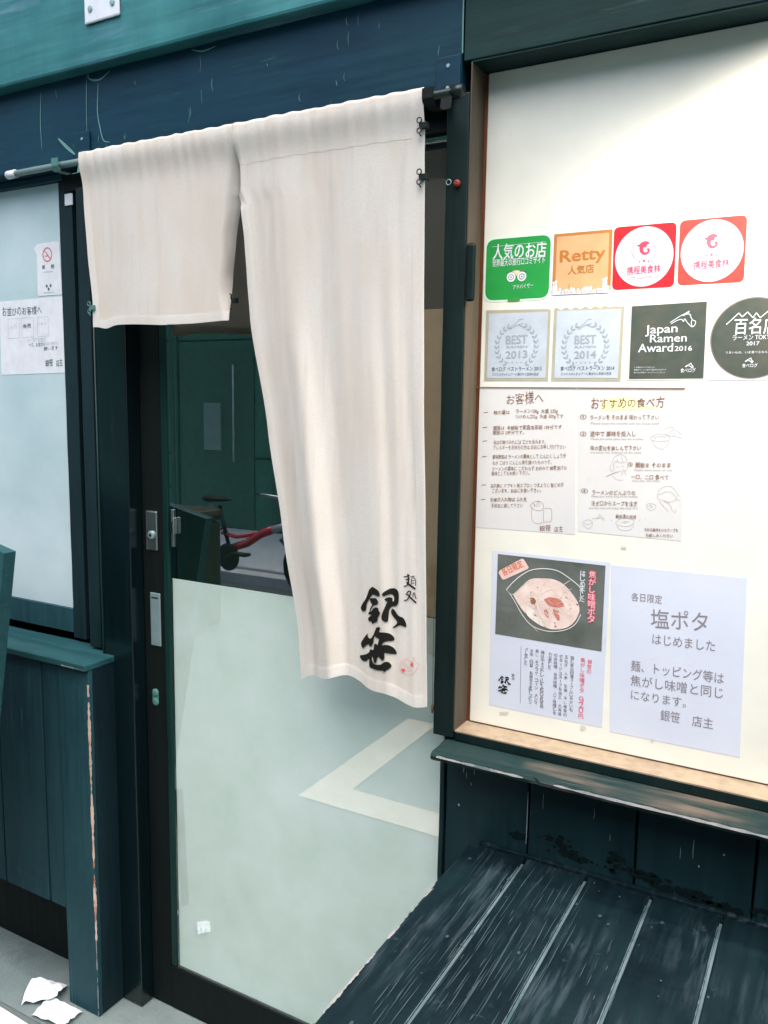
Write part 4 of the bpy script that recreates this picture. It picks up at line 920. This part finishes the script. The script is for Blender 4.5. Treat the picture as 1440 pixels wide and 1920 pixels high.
def cloth_poly(art, bd, pts):
    """fill a traced shape with a fine grid of triangles so it follows the cloth"""
    P_ = [Vector((*MAP[bd](*p), 0)) for p in densify(smooth(pts + [pts[0]], 3)[:-1], 1)]
    bm2 = bmesh.new(); vv_ = [bm2.verts.new((p.x, 0, p.y)) for p in P_]
    for tri in tessellate_polygon([P_]):
        try: bm2.faces.new([vv_[i] for i in tri])
        except ValueError: pass
    xs = [p.x for p in P_]; zs = [p.y for p in P_]; st = .0035
    for ax, lo, hi in ((0, min(xs), max(xs)), (2, min(zs), max(zs))):
        c = lo + st
        while c < hi:
            pc = [0, 0, 0]; pc[ax] = c; pn = [0, 0, 0]; pn[ax] = 1
            bmesh.ops.bisect_plane(bm2, geom=bm2.verts[:] + bm2.edges[:] + bm2.faces[:], plane_co=pc, plane_no=pn); c += st * (1 if ax == 0 else 3)
    for v in bm2.verts: v.co.y = art.yf(v.co.x, v.co.z)
    merge(art.bm, bm2)
for grp_ in (KP[:4], KP[4:]):
    a = Art(lambda x, z: cloth_y(x, z) - .0016)
    for p in grp_: cloth_poly(a, 'K', p)
    a.done('brush_character', M['ink'], fr_)
for grp_ in (KS[:10], KS[10:]):
    a = Art(lambda x, z: cloth_y(x, z) - .0016)
    for p, w in grp_: a.bl('K', p, w * .000125, False)
    a.done('brush_character', M['ink'], fr_)

a = Art(lambda x, z: cloth_y(x, z) - .0017)
for p, w in (([(880, 1520), (930, 1530), (960, 1565)], 8), ([(880, 1520), (820, 1560), (792, 1620), (800, 1690), (850, 1750), (930, 1775), (1010, 1755), (1060, 1700), (1075, 1660)], 7), ([(960, 1570), (1000, 1545), (1025, 1490), (1040, 1545), (1062, 1580), (1105, 1612), (1085, 1650), (1050, 1690)], 7), ([(820, 1600), (860, 1580), (900, 1600)], 6), ([(830, 1650), (900, 1640), (940, 1680)], 6), ([(860, 1720), (930, 1700), (1000, 1710)], 6), ([(850, 1560), (900, 1620), (950, 1660)], 6)):
    a.bl('K', p, w * .000125)
a.done('seal_outline', M['sealpale'], fr_)
a = Art(lambda x, z: cloth_y(x, z) - .0020)
for p in ([(960, 1625), (985, 1590), (1015, 1580), (1008, 1610), (1020, 1625), (985, 1640)], [(815, 1675), (850, 1690), (885, 1690), (870, 1720), (850, 1740), (825, 1710)]): cloth_poly(a, 'K', p)
a.done('seal_fill', M['seal'], fr_)
# rod, hooks, clips
rod = thing('noren_rod', (-1.03, YR, ZR), 'pale thin rod through the head of the noren, ends showing both sides', 'curtain rod')
mesh_obj('rod', tube([(-1.655, YR, ZR), (-1.0, YR, ZR + .002)], .0068, 14), M['rod'], rod)
mesh_obj('rod', tube([(-.9995, YR, ZR + .002), (-.575, YR, ZR + .004)], .0067, 14), M['darkmetal'], rod)
mesh_obj('end_cap', tube([(-1.675, YR, ZR - .0005), (-1.648, YR, ZR)], .0088, 14), M['plate'], rod)
mesh_obj('end_cap', tube([(-.590, YR, ZR + .004), (-.572, YR, ZR + .004)], .0092, 14), M['darkmetal'], rod)
for x, lab in ((-1.505, 'bent strap hook holding the left end of the noren rod'), (-.628, 'dark strap hook holding the right end of the noren rod')):
    g = thing('rod_hook', (x, -.056, ZR + .03), lab, 'hook', 'hooks carrying the noren rod')
    m_ = M['bracket'] if x < -1 else M['stile']
    bm = bmesh.new()
    pr_ = [(-.0565, .055), (-.0600, .03), (-.066, .0), (-.095, -.012), (-.128, -.014), (-.134, -.004), (-.134, .012)]
    prev = None
    for y_, dz in pr_:
        r_ = [bm.verts.new((x + sx * .010, y_ + sy * .0012, ZR + dz + (.012 if sy < 0 else .0) * 0)) for sx, sy in ((-1, -1), (1, -1), (1, 1), (-1, 1))]
        if prev:
            for k in range(4): bm.faces.new((prev[k], prev[(k + 1) % 4], r_[(k + 1) % 4], r_[k]))
        else: bm.faces.new(r_)
        prev = r_
    bm.faces.new(prev[::-1]); bmesh.ops.recalc_face_normals(bm, faces=bm.faces)
    mesh_obj('strap', bm, m_, g)
    mesh_obj('plate', wavy_board(x - .022, x + .022, -.0600, -.0565, ZR + .02, ZR + .085, 'z', .0003, .001, 4), M['lintel'], g)
    for dz in (.035, .07): mesh_obj('screw', lathe((x, -.0602, ZR + dz), (0, -1, 0), [(.0035, 0), (.003, .0012)], 10), M['metalgrey'], g)
def clip(x, z, lab, m_):
    y = cloth_y(x, z)
    g = thing('curtain_clip', (x, y, z), lab, 'clip', 'small clips pinching the noren edge')
    bm = box(x - .008, x + .006, y - .006, y + .006, z - .004, z + .006, .001)
    mesh_obj('jaw', bm, m_, g)
    bm = torus((x - .007, y - .006, z + .009), (0, 1, 0), .0042, .0011, 16, 6); torus((x - .007, y - .006, z - .007), (0, 1, 0), .0038, .0011, 16, 6, bm); tube([(x - .007, y - .006, z - .011), (x - .003, y - .006, z - .016)], .0013, 6, bm)
    mesh_obj('wire_loop', bm, m_, g)
clip(-.6375, .445, 'black wire clip high on the right edge of the long noren flap', M['darkmetal'])
clip(-.6370, .3655, 'black wire clip below the rod corner, second down the right noren edge', M['darkmetal'])
clip(-1.059, .190, 'dark clip on the right edge of the short noren flap', M['darkmetal'])
clip(-1.4185, .188, 'grey-green clip at the lower left corner of the short noren flap', M['bracket'])
g = thing('hook_knob', (-.612, -.056, .37), 'small red-tipped knob with a ring on the dark post beside the noren', 'knob')
mesh_obj('knob', lathe((-.607, -.056, .368), (0, -1, 0), [(.0055, 0), (.006, .004), (.003, .007)], 18), M['red_dot'], g)
mesh_obj('ring', torus((-.622, -.060, .371), (0, 1, 0), .0045, .0010, 16, 6), M['metalgrey'], g)
cd = thing('pull_cord', (-.643, -.035, -.385), 'thin hanging cord with a small weight beside the noren bottom corner', 'cord')
mesh_obj('cord', tube([(-.6425, -.035, -.20), (-.6422, -.035, -.38), (-.641, -.035, -.566)], .0006, 6), plain('tan_cord', (.35, .30, .18), .8), cd)
mesh_obj('weight', tube([(-.641, -.035, -.562), (-.641, -.035, -.570), (-.641, -.035, -.580)], .002, 8, None, [.0012, .0030, .0018]), plain('brass_weight', (.30, .26, .14), .5), cd)

# plate on the fascia and paint scratches
g = thing('metal_plate', (-1.41, -.09, .79), 'white metal bracket plate with two screws, cut off by the top edge', 'plate')
mesh_obj('plate', box(-1.452, -1.352, -.0900, -.0862, .770, .93, .003), M['plate'], g)
for x, z in ((-1.434, .797), (-1.370, .7965)): mesh_obj('screw', lathe((x, -.0902, z), (0, -1, 0), [(.0065, 0), (.006, .002), (.002, .0025)], 14), M['metalgrey'], g)
a = Art(-.0562)
for p, w in (([(490, 400), (488, 560), (492, 780)], .0016), ([(555, 470), (550, 620), (565, 720), (585, 790), (620, 800)], .0030), ([(510, 380), (500, 440), (560, 450), (620, 400)], .0035), ([(232, 520), (230, 700), (240, 845)], .0018), ([(1080, 280), (1140, 290), (1215, 262)], .0030), ([(330, 780), (380, 830), (425, 870)], .0075)):
    a.bl('L', p, w, True)
for i in range(26):
    x = random.uniform(-1.6, -.64); z = random.uniform(.52, .68); L_ = random.uniform(.004, .03)
    a.line(smooth([(x, z), (x + random.uniform(-.002, .002), z - L_ * .5), (x + random.uniform(-.003, .003), z - L_)]), random.uniform(.0005, .0014), True)
a.line([(-.6045, .69), (-.6045, .62), (-.604, .575)], .0022)
a.done('paint_scratch', plain('pale_teal_scratch', (.10, .24, .23), .6), sf)
a = Art(-.0318)
for x, z, L_, w in ((-.575, -.664, .020, .0016), (-.568, -.682, .012, .0010), (-.553, -.668, .016, .0010), (-.5815, -.748, .004, .0030), (-.560, -.70, .006, .001), (-.165, -.700, .035, .0008), (-.155, -.742, .004, .002), (-.185, -.72, .02, .0006), (-.33, -.69, .02, .0007), (-.42, -.685, .03, .0006), (-.12, -.712, .003, .002), (-.30, -.73, .012, .0006), (-.02, -.70, .02, .0008)):
    a.line(smooth([(x, z), (x + random.uniform(-.002, .002), z - L_ * .5), (x, z - L_)]), w, True)
a.line([(-.4488, -.69), (-.4484, -.73), (-.4488, -.79)], .0014, True)
a.done('paint_scratch', plain('pale_grey_scratch', (.30, .36, .38), .6), sf)
# mould line above the bench
a = Art(-.0316)
rm = random.Random(5)
for x0, x1, z, h in ((-.475, -.450, -.775, .012), (-.415, -.36, -.768, .018), (-.38, -.33, -.785, .012), (-.305, -.275, -.768, .014), (-.285, -.20, -.782, .012), (-.225, -.13, -.792, .011), (-.17, -.09, -.80, .009), (-.06, .05, -.79, .012)):
    for q_ in range(int((x1 - x0) * 700)):
        cx_, cz_, r_ = rm.gauss((x0 + x1) / 2, (x1 - x0) * .28), rm.gauss(z - .004, h * .32), abs(rm.gauss(.0018, .0014)) + .0006
        sd_ = rm.uniform(0, 99); cz_ = max(cz_, -.802)
        a.poly([(cx_ + r_ * 1.5 * math.cos(k * .524) * (1 + .7 * noise.noise(Vector((math.cos(k * .524) * 1.7 + sd_, math.sin(k * .524) * 1.7, 0)))), cz_ + r_ * math.sin(k * .524) * (1 + .7 * noise.noise(Vector((math.cos(k * .524) * 1.7, sd_, 3))))) for k in range(12)])
a.done('mould_patch', M['mould'], sf)

# ------------------------------------------------------------------ bench
bn = thing('bench', (.2, -.32, -1.5), 'worn black plank bench against the wall at the lower right', 'bench')
xs = [-.5535, -.443, -.332, -.223, -.113, -.003, .107, .217, .327, .437, .547]
for i in range(len(xs) - 1):
    x0, x1 = xs[i], xs[i + 1]
    p = wavy_board(x0 + .0022, x1 - .0022, -.575, -.044, -.834, -.810 + random.uniform(-.0008, .0008), 'y', .0009, .0028, 30)
    mesh_obj('plank', p, M['bench'], bn)
# pale worn filler in the joints and a chipped left edge
for i in range(1, len(xs) - 1):
    bm = box(xs[i] - .0021, xs[i] + .0021, -.57, -.075 + random.uniform(0, .02), -.832, -.8112); mesh_obj('joint_strip', bm, M['benchpale'], bn)
    ragged_strip((xs[i] - .0030, -.57, -.8092), (xs[i] - .0030, -.08, -.8092), (1, 0, 0), .0020, (0, 0, 0), 20 + i, .35, 160, M['benchpale'], 'worn_edge', bn)
ragged_strip((-.5495, -.574, -.8092), (-.5495, -.20, -.8092), (1, 0, 0), .0060, (0, 0, 0), 31, .22, 200, M['paleedge'], 'worn_edge', bn)
# long rubbed scratches
bm = bmesh.new()
rj = random.Random(11)
for i in range(170):
    x = rj.choice([-.46, -.40, -.34, -.43, -.36, -.50, -.38, -.25]) + rj.gauss(0, .022); y = -.30 + rj.gauss(-.07, .13); L_ = rj.uniform(.01, .12) * (1 if x < -.3 else .5); w = rj.uniform(.0002, .0009)
    if y + L_ > -.05 or y < -.57 or x < -.548: continue
    sk = rj.gauss(0, .02); n = 6; prev = None
    for k in range(n + 1):
        t = k / n; c = x + sk * t * L_ + rj.uniform(-.0002, .0002); ww = w * math.sin(math.pi * (t * .9 + .05))
        A, B_ = bm.verts.new((c - ww, y + L_ * t, -.8084 - .00005 * (i % 7))), bm.verts.new((c + ww, y + L_ * t, -.8084 - .00005 * (i % 7)))
        if prev: bm.faces.new((prev[0], A, B_, prev[1]))
        prev = (A, B_)
for i in range(45):
    x, y, r_ = rj.uniform(-.54, .1), rj.uniform(-.56, -.06), rj.uniform(.0006, .0026); sd_ = rj.uniform(0, 99)
    vv = [bm.verts.new((x + r_ * 1.0 * math.cos(q * .7854) * (1 + .7 * noise.noise(Vector((q, sd_, 0)))), y + r_ * 1.8 * math.sin(q * .7854) * (1 + .7 * noise.noise(Vector((q, sd_, 5)))), -.8081)) for q in range(8)]
    bm.faces.new(vv)
o = mesh_obj('scratches', bm, plain('rubbed_blue_grey', (.034, .054, .066), .7, spec=.2), bn); o['kind'] = 'stuff'
mesh_obj('back_rail', wavy_board(-.535, .55, -.0435, -.0345, -.832, -.805, 'x', .0005, .002), M['bench'], bn)
mesh_obj('apron', wavy_board(-.545, .54, -.555, -.535, -.93, -.8355, 'x', .0005, .002), M['bench'], bn)
mesh_obj('apron', wavy_board(-.545, -.525, -.534, -.06, -.93, -.8355, 'y', .0005, .002), M['bench'], bn)
for x in (-.535, .49):
    for y in (-.545, -.09): mesh_obj('leg', wavy_board(x, x + .05, y, y + .05, -1.495, -.9305 + (.094 if y > -.5 and x > 0 else 0) * 0, 'z', .0005, .002, 8), M['bench'], bn)

# ------------------------------------------------------------------ small things at lower left
def crumpled(name, cx, cy, w, h, rz, lab, hgt, seed):
    bm = bmesh.new(); bmesh.ops.create_grid(bm, x_segments=9, y_segments=9, size=.5)
    for v in bm.verts:
        p = Vector((v.co.x * w, v.co.y * h, 0)); q = Vector((v.co.x * 3 + seed, v.co.y * 3, 0))
        fold = abs(v.co.x * .8 + v.co.y * .6 - .1) * -hgt
        z = .006 + hgt * .6 + fold + abs(noise.noise(q)) * hgt * .8
        v.co = Matrix.Rotation(rz, 3, 'Z') @ p + Vector((cx, cy, -1.4955 + max(.001, z)))
    o = mesh_obj(name, bm, M['scrap']); tag(o, lab, 'paper', 'paper scraps dropped on the step'); return o
M['scrap'] = plain('white_scrap_paper', (.80, .84, .90), .7)
crumpled('paper_scrap', -1.650, -.135, .090, .065, .5, 'crumpled white paper scrap lying by the foot of the plank box', .03, 3)
crumpled('paper_scrap', -1.570, -.165, .105, .06, .1, 'flat white paper scrap nearest the plank box leg', .012, 8)
o = crumpled('paper_scrap', -1.486, -.27, .055, .035, .8, 'tiny white paper piece on the road reflected in the frosted film', .006, 5)
bm = box(-1.9, -1.59, -.285, -.225, -1.4955, -1.4815, .003)
for v in bm.verts: v.co = Matrix.Translation((-1.62, -.2, 0)) @ Matrix.Rotation(R(-2), 4, 'Z') @ Matrix.Translation((1.62, .2, 0)) @ v.co
o = mesh_obj('white_batten', bm, M['scrap']); tag(o, 'long pale batten lying on the ground at the lower left corner', 'batten')
sg = thing('standing_board', (-1.56, -.3, -1.4), 'dark teal standing board with a pale edge, cut off at the left', 'sign board')
mt = Matrix.Translation((-1.478, -.3, -.316)) @ Matrix.Rotation(R(11.5), 4, 'Y') @ Matrix.Translation((1.478, .3, .316))
for nm, b_, m_ in (('board', (-2.0, -1.492, -.312, -.296, -1.15, -.322), M['cladding']), ('frame', (-1.491, -1.476, -.318, -.290, -1.15, -.3165), M['cap']), ('frame', (-2.0, -1.4915, -.318, -.290, -.3215, -.3165), M['cap']), ('pale_edge', (-1.497, -1.4915, -.3200, -.3125, -1.1, -.40), M['paleedge'])):
    bm = box(*b_, .0008)
    bmesh.ops.transform(bm, matrix=mt, verts=bm.verts)
    mesh_obj(nm, bm, m_, sg)
for xx in (-1.6, -1.95):
    mesh_obj('leg', tube([(xx, -.30, -1.12), (xx - .02, -.34, -1.494)], .012, 8), M['darkmetal'], sg)

# ------------------------------------------------------------------ spotlight over the display board
sp = thing('spotlight', (.05, -.22, .66), 'small black downlight over the display board, just out of the picture', 'lamp')
mesh_obj('housing', lathe((.05, -.200, .685), (0, 0, -1), [(.02, -.02), (.034, 0), (.036, .06), (.033, .06), (.030, .02), (.004, .015)], 28), M['darkmetal'], sp)
mesh_obj('arm', tube([(.05, -.0860, .72), (.05, -.13, .74), (.05, -.200, .70)], .008, 8), M['darkmetal'], sp)
mesh_obj('bulb', lathe((.05, -.200, .668), (0, 0, -1), [(.008, 0), (.022, .01), (.022, .02), (.008, .026)], 20), plain('lit_lamp_glass', (1, .86, .68), .4, emit=40), sp)
ld = bpy.data.lights.new('spot_light', 'SPOT'); ld.energy = 28; ld.color = (1, .90, .78); ld.spot_size = R(150); ld.spot_blend = .7; ld.shadow_soft_size = .03
lo = bpy.data.objects.new('spot_light', ld); COL.objects.link(lo); lo.parent = sp; lo.location = (0, .02, -.048); lo.rotation_euler = (R(0), 0, 0)
